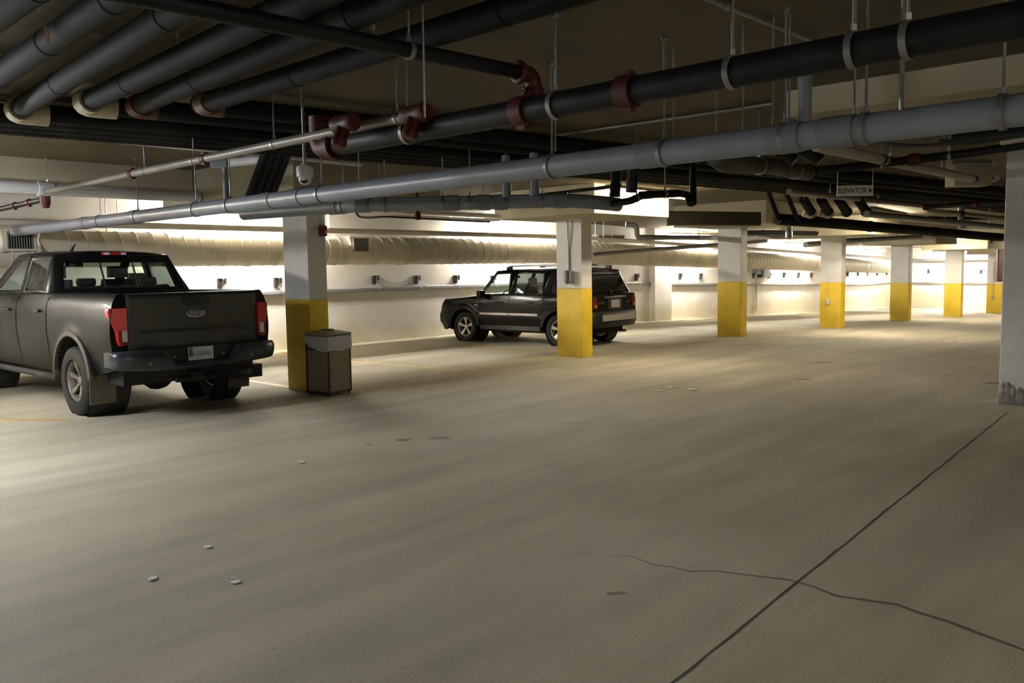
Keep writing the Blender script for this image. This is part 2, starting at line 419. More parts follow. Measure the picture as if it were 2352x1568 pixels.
# scraps of litter
lit = [(350, 1330, .03, .02, 'small white paper scrap on the left foreground floor'), (478, 1257, .03, .015, 'thin pale paper shred on the floor below the truck'),
       (540, 1338, .03, .016, 'crumpled paper bit right of the small white scrap'), (693, 1062, .035, .02, 'faint pale scrap on the floor below the bin'),
       (1128, 1005, .02, .015, 'tiny pale chip on the mid floor right of dark stains'), (1587, 895, .09, .035, 'flat white paper scrap on the open lane'),
       (1540, 889, .07, .03, 'greyish scrap on the lane between two others'), (1510, 898, .08, .03, 'dull flattened scrap leftmost of three on the lane'),
       (2178, 785, .12, .06, 'white scrap on the far lane, left of a pair'), (2208, 787, .13, .05, 'white scrap on the far lane, right of a pair'),
       (2232, 802, .06, .05, 'pale fleck on the far lane nearest the big pillar')]
for px, py, a, b, lab in lit:
    c = onfloor(px, py); rr = random.Random(px*3)
    n = 7
    rim = [V3((math.cos(2*PI*i/n)*a*rr.uniform(.7, 1), math.sin(2*PI*i/n)*b*2*rr.uniform(.7, 1), rr.uniform(0, .008))) for i in range(n)]
    mb = MB().prism(rim, (0, 0, .002))
    o = mb.build('paper_scrap', M['paper']); o.location = (c.x, c.y, c.z+.0005)
    tag(o, lab, 'litter', 'scraps of litter on the floor')

# ================================================================== COLUMNS
cols = [(6.57, 9.89), (12.18, 9.64), (17.88, 9.53), (23.36, 9.43), (29.7, 9.73), (34.95, 9.57), (40.8, 9.57)]
cnames = ['beside the bin', 'in front of the black car', 'third from the left', 'with an outlet plate on its yellow base', 'brightly lit, fifth from the left', 'sixth from the left, before the far wall', 'farthest away, with a red pipe at its side']
panels = {0: (-1.05, 1.2, -1.35, 1.95), 1: (-1.05, 1.15, -1.10, 1.15)}
for i, ((u, v), nm) in enumerate(zip(cols, cnames)):
    z = g(u)
    t = thing('concrete_column', 'square white column with yellow base, ' + nm, 'column', W(u+.15, v+.3, z), 0, 'row of white and yellow columns')
    t['_org'] = tuple(t.location)
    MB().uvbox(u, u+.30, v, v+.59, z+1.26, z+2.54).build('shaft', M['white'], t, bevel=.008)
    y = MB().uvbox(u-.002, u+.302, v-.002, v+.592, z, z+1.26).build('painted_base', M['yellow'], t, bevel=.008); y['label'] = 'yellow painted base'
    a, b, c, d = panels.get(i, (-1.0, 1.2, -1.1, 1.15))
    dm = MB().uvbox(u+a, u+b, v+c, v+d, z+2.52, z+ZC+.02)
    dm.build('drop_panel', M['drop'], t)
    del t['_org']
# the near right pillar
t = thing('concrete_column', 'large near grey-white pillar with peeling paint at the right edge', 'column', W(11.1, 2.3, 0)); t['_org'] = tuple(t.location)
MB().uvbox(11.0, 11.35, 1.75, 2.58, 0, 3.0).build('shaft', M['peel'], t, bevel=.01)
def skirt():
    b = MB(); rr = random.Random(5); z = 0
    rows = []
    n = 80; h = .16
    for i in range(n+1):
        vv = 2.586 - .845*i/n; h = min(.26, max(.07, h+rr.uniform(-.03, .03)))
        rows.append([W(10.994, vv, 0), W(10.994, vv, h)])
    return b.grid(rows)
sk = skirt().build('worn_foot', mat('bare_concrete_patch', (.46, .45, .42), .9, var=.45, scale=14, bump=.5), t, solid=.004); sk['label'] = 'chipped concrete foot'
del t['_org']
# beams under the slab
struct('trim_1', MB().uvbox(-9, 5.5, 10.9, 11.5, 2.72, ZC+.02), M['drop'])
struct('trim_2', MB().uvbox(6.5, 7.1, -5, 3.08, 2.80, ZC+.02), M['drop'])

# ================================================================== PIPES
def pipe(name, label, cat, pts, r, m, group=None, fil=.12, n=16, coupl=(), cm=None, cr=1.12, cl=.07, cname='coupling', hang=(), hr=.006, ring=True, hm='steel', ztop=None):
    """one run of pipe with its couplings, hanger rods and rings as parts; coupl, hang: fractions of the run"""
    P = [V3(p) for p in pts]
    mb = MB().tube(fillet(P, fil) if len(P) > 2 else P, r, n)
    o = mb.build(name, m, origin=P[0])
    tag(o, label, cat, group); o['_org'] = tuple(P[0])
    seg = [(P[i+1]-P[i]).length for i in range(len(P)-1)]; tot = sum(seg)
    def pos(t):
        d = t*tot
        for i, s in enumerate(seg):
            if d <= s or i == len(seg)-1:
                dr = (P[i+1]-P[i]).normalized(); return P[i]+dr*d, dr
            d -= s
    for c in coupl:
        p, d = pos(c)
        b = MB().lathe([(r*.9, -cl), (r*cr, -cl), (r*cr, -cl*.55), (r*cr*1.02, 0), (r*cr, cl*.55), (r*cr, cl), (r*.9, cl)], p, d, n)
        if cm is M['redfit']:
            x, y = ortho(d)
            b.box((-.02, -r*1.45, -.03), (.02, -r*1.1, .03), Matrix.Translation(p) @ Matrix((x, y, d)).transposed().to_4x4())
            b.box((-.02, r*1.1, -.03), (.02, r*1.45, .03), Matrix.Translation(p) @ Matrix((x, y, d)).transposed().to_4x4())
        b.build(cname, cm or m, o)
    for h in hang:
        p, d = pos(h); zt = (ZC+g(UV(p)[0])) if ztop is None else ztop
        b = MB().cyl(p+V3((0, 0, r*1.0)), V3((p.x, p.y, zt)), hr, 8); b.cyl(V3((p.x, p.y, zt-.02)), V3((p.x, p.y, zt)), .02, 8)
        rod = b.build('hanger_rod', M[hm], o)
        if ring:
            b = MB().lathe([(r*1.02, -.014), (r*1.12, -.014), (r*1.12, .014), (r*1.02, .014)], p, d, n, close=True)
            b.box((-.01, -.008, r*1.0), (.01, .008, r*1.0+.035), Matrix.Translation(p))
            b.build('hanger_ring', M[hm], o)
    return o
def fr(a, b, px):                             # fraction along a straight run whose image x is px
    lo, hi = 0., 1.
    def X(t):
        p = a.lerp(b, t); c, s = math.cos(PIT), math.sin(PIT); Z = p.z-CH
        yc = p.y*c-Z*s; zc = p.y*s+Z*c; x = F*p.x/yc; y = -F*zc/yc
        return 1176+math.cos(ROL)*x+math.sin(ROL)*y
    up = X(1) > X(0)
    for _ in range(40):
        m_ = (lo+hi)/2
        if (X(m_) < px) == up: lo = m_
        else: hi = m_
    return (lo+hi)/2
def frs(a, b, xs): return [fr(a, b, x) for x in xs]

# 1 the long grey drain
a, b = W(4.45, 15.7, 2.32), W(4.42, -2.0, 2.32)
main = pipe('drain_pipe', 'long grey plastic drain pipe crossing the whole lower ceiling', 'pipe', [a, b], .075, M['pvc'],
     coupl=frs(a, b, [195, 310, 617, 683, 1500, 1805, 1925]), cm=M['pvc_lab'], cl=.09, cr=1.09,
     hang=frs(a, b, [232, 318, 452, 530, 740, 1268, 1525, 1803, 1988, 2303]), hr=.007)
# riser stub with a cap
p = atY(1849, 235, 6.3)
o = pipe('hanging_pipe_stub', 'short upright grey pipe stub between slab and drain pipe at right', 'pipe', [V3((p.x, p.y, 2.62)), V3((p.x, p.y, 3.0))], .048, M['pvc'], coupl=(.96,), cm=M['pvc_lab'])
# 2 diagonal grey drain
a, b = at(560, 492, 2.33), at(1300, 462, 2.33)
P = [a, at(830, 471, 2.33), at(1150, 464, 2.33), at(1300, 460, 2.33), at(1385, 466, 2.30), at(1420, 470, 2.29)]
tot = P
pipe('drain_pipe', 'grey plastic drain pipe running level behind the long one', 'pipe', P, .072, M['pvc'], coupl=(.33, .42, .62, .69, .73, .86), cm=M['pvc_lab'], cl=.07,
     hang=(.36, .47, .60, .66, .74, .82), hr=.006)
pipe('drain_pipe', 'thin grey drain branch with a trap bend near the bright panel', 'pipe', [at(1405, 468, 2.29), at(1450, 461, 2.30), at(1475, 448, 2.36), at(1560, 444, 2.39), at(1580, 448, 2.37), at(1583, 466, 2.27), at(1592, 466, 2.27), at(1592, 380, 2.75)],
     .036, M['blackpipe'], fil=.07, coupl=(.2, .34), hang=(.15, .3), hr=.005)
for i, (px, py) in enumerate([(1163, 452), (1227, 448), (1412, 450), (1450, 440)]):
    p = at(px, py, 2.38)
    pipe('hanging_pipe_stub', ['thick grey stub rising from the level drain, leftmost', 'second grey stub rising from the level drain', 'dark slanted stub before the bright panel, left one', 'dark slanted stub before the bright panel, right one'][i], 'pipe',
         [p, V3((p.x+(.03 if i > 1 else 0), p.y, 2.80))], .045 if i < 2 else .05, M['pvc'] if i < 2 else M['blackpipe'], coupl=(.15, .6), cm=M['pvc_lab'] if i < 2 else M['blackpipe'])
a, b = at(1180, 455, 2.44), at(1410, 428, 2.44)
pipe('conduit', 'thin dark conduit rising rightward before the bright panel', 'conduit', [a, b], .018, M['blackpipe'])
# 3 black sprinkler main above the drain
a, b = W(3.61, 5.11, 2.52), W(3.61, -2.2, 2.52)
P = [V3((a.x, a.y, a.z))+(a-b).normalized()*0, b]
mainb = pipe('sprinkler_main', 'thick black sprinkler main with red couplings crossing the upper ceiling', 'pipe', [a, b], .070, M['blackpipe'],
     coupl=frs(a, b, [1200, 1442]), cm=M['redfit'], cl=.045, cr=1.2, hang=frs(a, b, [938, 1277, 1682, 1960, 2085]), hr=.007)
dd = (a-b).normalized(); nn = W(1, 0, 0)
k = MB().tube(fillet([a-dd*.05, a+dd*.11, a+dd*.11+V3((0, 0, .22))], .14, 8), .080, 14)
k.lathe([(.075, -.03), (.098, -.03), (.098, .03), (.075, .03)], a-dd*.05, dd, 16, close=True)
k.build('red_elbow', M['redfit'], mainb)
# reducer where the main turns thinner
# 4 branch pipe from top left to the red valve
a, b = at(300, -12, 2.74), at(1192, 166, 2.74)
a2 = a+(a-b)*.25
pipe('sprinkler_branch', 'thin black branch pipe running from top left to the red valve', 'pipe', [a2, b], .040, M['blackpipe'], hang=frs(a2, b, [940]), hr=.006)
v = thing('sprinkler_valve', 'rusty red valve fitting linking branch pipe to sprinkler main', 'valve', b); v['_org'] = tuple(b)
k = MB(); k.torus(b, (b-a), .045, .022, 16, 8); k.tube(fillet([b, b+(b-a).normalized()*.10, b+(b-a).normalized()*.12+V3((0, 0, -.10))], .06), .048, 12); k.build('elbow', M['redfit'], v)
k = MB(); c = b+(b-a).normalized()*.12+V3((0, 0, -.12)); k.lathe([(.0, .05), (.05, .05), (.06, .0), (.05, -.05), (0, -.05)], c, (0, 0, 1), 14); k.torus(c+V3((-.06, -.03, 0)), (1, .4, 0), .04, .012, 14, 6); k.build('valve_body', M['redfit'], v)
k = MB().cyl(c, V3((c.x, c.y, 2.56)), .03, 10).build('nipple', M['blackpipe'], v)
del v['_org']
# 5 thin sprinkler line to the upper left
a, b = at(104, 440, 2.60), at(985, 258, 2.60)
pipe('sprinkler_branch', 'thin pale sprinkler line climbing from left wall to the main', 'pipe', [a, b], .034, mat('line_pipe', (.30, .28, .25), .4, var=.6, scale=1.2),
     coupl=frs(a, b, [303, 470]), cm=M['redfit'], cl=.035, cr=1.2, hang=frs(a, b, [333, 445, 630, 913]), hr=.006)
for nm, lab, px, py, pxe in [('red_tee', 'large red pipe tee above the red elbow', 792, 284, 0), ('red_tee', 'dark red pipe tee beside the hanging rods', 955, 262, 0)]:
    c = at(px, py, 2.60); d = (b-a).normalized(); t = thing(nm, lab, 'pipe fitting', c); t['_org'] = tuple(c)
    MB().lathe([(.0, -.11), (.05, -.11), (.062, -.08), (.055, -.05), (.055, .05), (.062, .08), (.05, .11), (0, .11)], c, d, 14).build('body', M['redfit'], t)
    MB().lathe([(.0, -.16), (.045, -.16), (.055, -.13), (.045, -.10), (.045, 0), (0, 0)], c, V3((.3, .2, 1)), 12).build('branch_neck', M['redfit'], t)
    del t['_org']
p = at(104, 446, 2.60); t = thing('red_coupling', 'bright red pipe fitting at the left end of the sprinkler line', 'pipe fitting', p); t['_org'] = tuple(p)
MB().lathe([(0, -.16), (.04, -.16), (.06, -.1), (.06, .02), (.045, .05), (0, .06)], p, (0, 0, 1), 14).build('body', M['redfit'], t)
MB().cyl(p+V3((0, 0, .03)), V3((p.x, p.y, ZC)), .006, 8).build('hanger_rod', M['steel'], t); del t['_org']
a, b = at(-60, 492, 2.55), at(100, 458, 2.62)
pipe('sprinkler_branch', 'short dark pipe with small red fittings at the left edge', 'pipe', [a, at(0, 480, 2.55), b], .035, M['blackpipe'], coupl=(.7, .85), cm=M['redfit'], cl=.03, cr=1.25)

# 6 black insulated pipes running away to the bundle
ep = [((0, 34), (62, -12), 'leftmost dark insulated pipe in the top left corner', .062), ((0, 172), (262, -6), 'dark insulated pipe with a copper wire, second from left', .07),
      ((34, 256), (460, -12), 'black insulated pipe ending in pale wrap at left edge', .07), ((190, 238), (730, -14), 'black insulated pipe ending in a pale bulging wrap', .07),
      ((306, 246), (925, -14), 'black insulated pipe, second from the right of the slanting row', .07), ((459, 240), (1290, -14), 'black insulated pipe, rightmost and longest of the slanting row', .07)]
DB = W(.99, -.14, 0).normalized()
def bundle_to(a, u1=23.5):
    u, v = UV(a); out = []
    for uu in ((u+18)/2, 18., 21., u1):
        out.append(W(uu, v-.141*(uu-u), 2.86+g(uu)*.9))
    return out
for i, (A_, B_, lab, r) in enumerate(ep):
    a, b = at(*A_, 2.86), at(*B_, 2.86); b2 = b+(b-a)*.5
    if i < 2: a = a+(a-b)/(UV(a)[1]-UV(b)[1])*((6.9, 7.0)[i]-UV(a)[1]); b2 = b+(b-a).normalized()*2.5
    if i < 2:
        o = pipe('insulated_pipe', lab, 'pipe', [b2, a], r, M['insul'], group='slanting black insulated pipes', coupl=(.25, .45, .62, .8), cl=.006, cr=1.03, hang=(.5, .8), hr=.005, ring=False)
    else:
        o = pipe('insulated_pipe', lab, 'pipe', [b2, a]+bundle_to(a), r, M['insul'], group='slanting black insulated pipes', fil=.16, coupl=(.08, .15, .2, .4, .6), cl=.006, cr=1.03, hang=(.12, .45, .7), hr=.005, ring=False)
    o['_org'] = tuple(b2)
    d = (a-b).normalized()
    if i in (1, 2, 3):
        MB().tube(fillet([a-d*.20, a, a+DB*.22], .15, 8), r*1.28, 14).build('fibre_wrap', M['fibre'], o)
    elif i > 3:
        MB().tube(fillet([a-d*.16, a, a+DB*.16], .15, 8), r*1.12, 14).build('end_coupling', mat('dull_brown_coupling', (.10, .05, .035), .6) if i == 5 else M['redfit'], o)
    if i == 1:
        w = at(108, 100, 2.78); MB().tube([w, w+V3((.01, 0, .04)), w+V3((-.01, .01, .08))], .008, 6).build('copper_wire', M['copper'], o)
# 7 the bundle running along the lane
for i, v in enumerate([7.42, 7.66, 7.90]):
    a = W(1.2, v, 2.86); a0 = W(-4, v+.5, 2.86)
    lab = ['nearest', 'middle', 'farthest'][i]
    pipe('insulated_pipe', lab + ' straight black pipe at the far side of the flat bundle', 'pipe', [a0, a]+bundle_to(a), .085, M['insul'], group='flat bundle of black pipes', coupl=(.25, .4, .55, .7), cl=.01, cr=1.03,
         hang=(.33, .48, .64, .8) if i % 2 else (), hr=.006, ring=False)
# 8 pale runs at left
a, b = W(-6, 8.22, 2.90), W(6.3, 8.3, 2.90)
pipe('white_pipe', 'thin white pipe along the slab edge above the truck', 'pipe', [a, b], .028, M['pvcw'], coupl=(.75,), cm=M['steel'], cl=.03, hang=frs(a, b, [250, 335]), hr=.006, ring=False)
a, b = W(-7, 10.6, 2.64), W(5.5, 10.75, 2.64)
pipe('white_pipe', 'thick white pipe under the beam at the upper left', 'pipe', [a, b], .072, M['pvcw'], coupl=frs(a, b, [103]), cm=M['pvcw'], cl=.08, hang=frs(a, b, [110]), hr=.005)
# box and strut by the drop panel
p = at(505, 372, 2.80); t = thing('junction_box', 'grey metal junction box on a strut before the lit panel', 'junction box', p); t['_org'] = tuple(p)
MB().box((p.x-.09, p.y-.05, p.z-.06), (p.x+.09, p.y+.05, p.z+.06)).build('box', M['pvc_lab'], t, bevel=.01)
MB().cyl(V3((p.x+.05, p.y, p.z-.06)), V3((p.x+.05, p.y, 2.40)), .028, 10).build('down_pipe', M['pvc'], t)
MB().cyl(p, V3((p.x, p.y, ZC)), .01, 8).build('hanger_rod', M['steel'], t); del t['_org']
a, b = at(515, 374, 2.86), at(645, 362, 2.86)
pipe('white_pipe', 'short bright pipe section beside the slanted black pipes', 'pipe', [a, b], .05, M['pvcw'])
# 9 slanted pipes dropping off the bundle
for i in range(4):
    xt, xb = 606+17*i, 572+17*i
    a = at(xt+6, 345, 2.84); b = atY(xb-4, 462, a.y+1.1)
    pipe('insulated_pipe', ['leftmost', 'second', 'third', 'rightmost'][i] + ' of four black pipes dropping steeply beside the dome camera', 'pipe', [a, b], .042, M['insul'], group='steep black pipes')
# 10 right-hand clutter
R_ = lambda px, py, Y: atY(px, py, Y)
pipe('insulated_pipe', 'bulky dark wrapped pipe with an elbow below the grey drain', 'pipe', [R_(1640, 362, 7.4), R_(1665, 378, 7.5), R_(1760, 380, 7.8), R_(1855, 397, 8.6)], .075, mat('grey_wrap', (.10, .095, .075), .7, var=.4, scale=9, bump=.3), fil=.1, coupl=(.3, .6), cl=.015, cr=1.05, hang=(.35, .8), hr=.006)
for i, px in enumerate((1800, 1858)):
    c = R_(px, 352, 7.6)
    t = thing('end_plug', ['round dark pipe cap below the grey drain, left one', 'round dark pipe cap below the grey drain, right one'][i], 'pipe fitting', c); t['_org'] = tuple(c)
    MB().lathe([(0, -.10), (.05, -.10), (.058, -.06), (.05, .06), (.06, .12), (0, .12)], c, (.5, -.2, -.4), 14).build('cap', M['blackpipe'], t)
    MB().cyl(c, V3((c.x, c.y, ZC)), .01, 8).build('hanger_rod', M['steel'], t); del t['_org']
pipe('tan_pipe', 'tan pipe slanting right into the pale box beside the pillar', 'pipe', [R_(1875, 335, 6.6), R_(2240, 412, 10.6)], .045, M['beige'], coupl=(.3, .98), cm=M['blackpipe'], cl=.03, hang=(.35, .7), hr=.005)
pipe('sprinkler_branch', 'black pipe crossing left of the pale box', 'pipe', [R_(1880, 392, 8.2), R_(2225, 352, 7.6), R_(2400, 326, 7.2)], .038, M['blackpipe'], coupl=(.45,), cm=M['redfit'], cl=.05, cr=1.4, hang=(.3, .6))
pipe('sprinkler_branch', 'black pipe tight under the slab by the right pillar', 'pipe', [R_(2190, 322, 6.6), R_(2420, 292, 6.2)], .045, M['blackpipe'])
pipe('white_pipe', 'pale pipe end below the drain at the right edge', 'pipe', [R_(2300, 327, 6.3), R_(2420, 308, 6.0)], .022, M['beige'])
pipe('cable', 'black drooping cable under the drain at right', 'cable', [R_(1985, 318, 6.0), R_(2050, 333, 6.0), R_(2140, 335, 6.0), R_(2260, 318, 6.0), R_(2420, 296, 6.0)], .012, M['black'], fil=.3)
pipe('cable', 'second black cable looping below the drain at right edge', 'cable', [R_(2160, 322, 6.1), R_(2230, 330, 6.1), R_(2420, 300, 6.1)], .014, M['black'], fil=.3)
p = R_(2238, 398, 10.7)
t = thing('junction_box', 'large pale square box on the ceiling beside the right pillar', 'junction box', p); t['_org'] = tuple(p)
MB().box((p.x-.24, p.y, p.z-.15), (p.x+.22, p.y+.25, p.z+.14)).build('box', M['drop'], t, bevel=.01)
MB().cyl(p+V3((.28, 0, -.06)), p+V3((.28, .1, -.06)), .04, 14).build('round_cap', M['camwhite'], t)
MB().cyl(p+V3((.24, 0, .12)), p+V3((.24, .1, .12)), .035, 14).build('round_cap', M['camwhite'], t)
MB().box((p.x-.26, p.y+.05, p.z+.12), (p.x+.24, p.y+.2, ZC)).build('mount', M['beige'], t); del t['_org']
# bright conduit on the slab and a second one near the top
a, b = at(1222, 318, 2.975), at(1775, 237, 2.975)
pipe('conduit', 'thin shiny conduit clipped to the slab above the drain', 'conduit', [a, b], .016, M['steel'], coupl=(.15, .6), cl=.02, cr=1.4)
a, b = at(1640, 4, 2.975), at(1872, 96, 2.975)
pipe('conduit', 'thin dull conduit on the slab near the top edge', 'conduit', [a-(b-a)*.5, b], .012, M['steel'], coupl=(.4,), cl=.03, cr=1.5)
# free rods hanging right
for px, y0, y1, lab in [(1525, 100, 345, 'leftmost free threaded rod near the drain'), (1547, 118, 335, 'threaded rod close right of another near the drain'), (1645, 130, 345, 'short thin threaded rod left of the main hanger'),
                        (1706, 190, 300, 'threaded rod right below the main ring hanger'), (1775, 52, 290, 'threaded rod crossing the main, left of the stub'), (1812, 180, 290, 'threaded rod just left of the upright stub'),
                        (1962, 38, 260, 'threaded rod right of the upright stub'), (2070, 170, 245, 'thick bright rod before the concrete beam'), (1276, 150, 340, 'threaded rod above the middle of the drain'), (976, 195, 260, 'short rod right of the red tee'),
                        (825, 378, 425, 'short rod above the drain right of the dome camera'), (872, 375, 470, 'rod between drain pipes right of the dome camera')]:
    p = at(px, y1, 2.40); top = ZC
    o = MB().cyl(V3((p.x, p.y, 2.38)), V3((p.x, p.y, top)), .0055 if px != 2070 else .012, 8).build('hanging_rod', M['steel'], origin=V3((p.x, p.y, top)))
    tag(o, lab, 'rod', 'free hanging threaded rods')
# 11 far pipes
def far(name, lab, pts, r, m, **k): return pipe(name, lab, 'pipe', [atY(*p) for p in pts], r, m, **k)
far('drain_pipe', 'long grey drain pipe crossing in front of the middle columns', [(1437, 515, 17.5), (1462, 517, 17.5), (1463, 545, 17.5), (1700, 546, 21.5), (1880, 544, 25.5)], .055, M['rail'], fil=.15, coupl=(.5, .8), hang=(.3, .45, .6, .75))
far('drain_pipe', 'dark lower drain pipe between second and third columns', [(1360, 585, 20), (1500, 573, 21.5), (1650, 562, 23.5), (1760, 553, 25)], .05, M['rail'])
far('drain_pipe', 'long dark pipe crossing before the farthest columns', [(1850, 562, 24), (1942, 553, 26), (2225, 538, 28)], .075, M['rail'], hang=(.3, .6))
far('insulated_pipe', 'black pipe high before the fourth column', [(1715, 533, 22), (1880, 536, 23), (1966, 535, 24), (2098, 531, 26)], .06, M['insul'], hang=(.4, .7))
far('drain_pipe', 'grey pipe slanting down right to the pillar, lower one', [(1990, 491, 14), (2330, 524, 19)], .055, M['pvc'], coupl=(.5, .62), cm=M['steel'], hang=(.45, .55, .78), hr=.008)
far('drain_pipe', 'pinkish grey pipe slanting down right below the sign', [(1812, 440, 12), (2120, 472, 16)], .045, mat('pink_grey_pipe', (.24, .21, .19), .5), hang=(.25, .6))
far('insulated_pipe', 'wide black pipe low over the lane before fourth column', [(1785, 503, 15.0), (1880, 510, 15.6), (2300, 545, 22)], .10, M['insul'], coupl=(.3, .6), cl=.02)
far('insulated_pipe', 'black pipe dropping steeply with red top, left one', [(1752, 400, 14), (1760, 428, 14.2), (1788, 503, 15.0)], .042, M['insul'], coupl=(.06,), cm=M['redfit'], cr=1.5)
far('insulated_pipe', 'black pipe dropping steeply with red top, right one', [(1800, 430, 14.2), (1832, 505, 15.1)], .042, M['insul'], coupl=(.06,), cm=M['redfit'], cr=1.5)
far('sprinkler_branch', 'black pipe high at right before the pillar', [(2125, 476, 14), (2330, 463, 12.5)], .035, M['blackpipe'], coupl=(.02, .6), cm=M['redfit'], cl=.04, cr=1.5)
far('sprinkler_branch', 'short grey and red pipe run at right before the pillar', [(2130, 484, 16), (2185, 488, 16), (2330, 505, 17)], .04, M['beige'], coupl=(.3, .9), cm=M['redfit'], cl=.05, cr=1.3)
far('sprinkler_branch', 'low black pipe run right of the grey riser', [(2130, 500, 18), (2180, 502, 18), (2330, 500, 18)], .035, M['blackpipe'])
far('drain_pipe', 'upright grey riser pipe before the right pillar', [(2208, 448, 17), (2208, 520, 17)], .06, M['pvc'], coupl=(.95,), cm=M['steel'])
far('drain_pipe', 'upright grey riser pipe beside the fourth column top', [(1812, 510, 20), (1812, 542, 20)], .075, M['rail'], coupl=(.9,), cm=M['steel'])
far('drain_pipe', 'upright grey pipe by the left wall grille', [(135, 556, 15.1), (135, 590, 15.1)], .055, M['pvc'])
for i, (x0, x1) in enumerate([(1850, 1858), (1890, 1898), (1930, 1940), (1975, 1985)]):
    a, b = atY(x0-4, 458, 13.8), atY(x1+5, 487, 14.3)
    o = pipe('insulated_pipe', ['first', 'second', 'third', 'fourth'][i] + ' stubby black pipe end hanging before the far lane', 'pipe', [a, b], .075, M['insul'], group='stubby black pipe ends')
    o['_org'] = tuple(a)
    d = (b-a).normalized()
    if i < 2: MB().tube(fillet([b-d*.02, b+d*.10, b+d*.12+V3((-.15, 0, .05))], .1, 6), .085, 12).build('fibre_wrap', M['fibre'], o)
    else: MB().torus(b, d, .07, .02, 14, 6).build('end_coupling', M['redfit'], o)
    MB().cyl(a, V3((a.x, a.y, ZC)), .008, 6).build('hanger_rod', M['steel'], o)
    del o['_org']
pipe('cable', 'thin dark cable sagging below the level drain', 'cable', [atY(818, 488, 9.6), atY(825, 498, 9.7), atY(850, 500, 10), atY(880, 497, 10.3), atY(1125, 510, 12.0)], .012, M['black'], fil=.1)
p = atY(960, 495, 10.2); q = V3((p.x, p.y, 2.75))
t = thing('sprinkler_drop', 'small red sprinkler drop hanging through the level drain', 'sprinkler', p); t['_org'] = tuple(p)
MB().cyl(p, q, .018, 8).build('drop_pipe', M['blackpipe'], t); MB().lathe([(0, -.05), (.03, -.05), (.04, 0), (.02, .05), (0, .06)], p, (0, 0, 1), 10).build('head', M['redfit'], t); del t['_org']

# ================================================================== DOME CAMERA
top = at(693, 190, ZC)
t = thing('hanging_dome_camera', 'white dome security camera hanging on a thin pole', 'camera', top); t['_org'] = tuple(top)
x, y = top.x, top.y; zb = atY(693, 424, y).z; k = (atY(693, 376, y).z - zb)
MB().tube([(x-.02, y, ZC), (x, y, ZC-.03), (x, y, zb+k)], .011, 10).build('pole', M['steel'], t)
MB().lathe([(0, k*1.02), (.02, k*1.02), (.022, k*.9), (.055, k*.88), (.062, k*.8), (.060, k*.38), (.05, k*.34), (0, k*.34)], V3((x, y, zb)), (0, 0, 1), 24).build('housing', M['camwhite'], t)
MB().lathe([(.047, k*.34), (.047, k*.2), (.036, k*.06), (.018, 0), (0, 0)], V3((x, y, zb)), (0, 0, 1), 20).build('lens_dome', M['camwhite'], t)
MB().lathe([(.0, .012), (.026, .012), (.03, 0), (.0, 0)], V3((x, y-.028, zb+k*.22)), (0, -1, .25), 16).build('lens', M['black'], t); del t['_org']

# ================================================================== WALL FITTINGS
# spiral duct
def duct():
    b = MB(); n = 24; r = .30
    xs = [-9 + .28*i for i in range(int(53/.28))]
    secs = []
    for u in xs:
        for du, rr in ((0, r), (.012, r+.012), (.024, r)):
            c = W(u+du, 15.02, 2.07+g(u)); e = V3((CT, -ST, 0))
            secs.append([c+e*math.cos(2*PI*j/n)*rr+V3((0, 0, 1))*math.sin(2*PI*j/n)*rr for j in range(n)])
    return b.loft(secs)
dobj = duct().build('air_duct', M['duct'], origin=W(-9, 15.02, 2.07)); tag(dobj, 'long cream spiral duct running along the back wall', 'duct'); dobj['_org'] = tuple(dobj.location)
for i, u in enumerate((-1, 4.6, 8.6, 12.4, 16.5, 22, 28, 34, 40)):
    c = W(u, 15.02, 2.07+g(u)); MB().lathe([(.30, -.05), (.318, -.05), (.318, .05), (.30, .05)], c, W(1, 0, 0), 24).build('duct_collar', M['duct'], dobj)
for u in (0, 6, 10.5, 15, 20, 25, 31):
    p = W(u, 15.02, 2.37+g(u)); MB().cyl(p, V3((p.x, p.y, ZC+g(u))), .008, 6).build('duct_strap', M['steel'], dobj)
del dobj['_org']
def grille(px0, px1, py0, py1, lab, v=14.66, flare=True, m='grille', dk='dark'):
    A_, B_ = atv(px0, py1, v), atv(px1, py0, v); C_ = atv(px1, py1, v); D_ = atv(px0, py0, v)
    u0, u1 = UV(A_)[0], UV(C_)[0]; z0, z1 = (A_.z+C_.z)/2, (B_.z+D_.z)/2
    o3 = W((u0+u1)/2, v, (z0+z1)/2); t = thing('duct_grille', lab, 'grille', o3); t['_org'] = tuple(o3)
    b = MB(); f = .035
    b.uvbox(u0-f, u1+f, v, v+.25, z0-f, z0); b.uvbox(u0-f, u1+f, v, v+.25, z1, z1+f)
    b.uvbox(u0-f, u0, v, v+.25, z0, z1); b.uvbox(u1, u1+f, v, v+.25, z0, z1)
    b.build('frame', M['duct'], t)
    MB().uvbox(u0, u1, v+.05, v+.06, z0, z1).build('backing', M[dk], t)
    b = MB(); n = max(6, int((u1-u0)/.035))
    for i in range(n):
        uu = u0+(u1-u0)*(i+.5)/n; b.uvbox(uu-.004, uu+.004, v+.01, v+.045, z0, z1)
    b.build('louvres', M[m], t)
    if flare:
        b = MB(); w = .10
        for s, uu in ((-1, u0-f), (1, u1+f)):
            rows = []
            for i in range(9):
                q = i/8; zz = z0-f-.02+(z1-z0+2*f+.04)*q; wid = .05+.07*abs(2*q-1)**2
                rows.append([W(uu, v+.02, zz), W(uu+s*wid, v+.03+.05*(1-abs(2*q-1)), zz)])
            MB().grid(rows).build('collar', M['duct'], t, solid=.01)
    del t['_org']; return t
grille(19, 79, 531, 571, 'dark square grille on the duct above the truck', v=14.60)
grille(815, 848, 547, 577, 'pale square grille on the duct right of the first column', v=14.66, dk='grille')
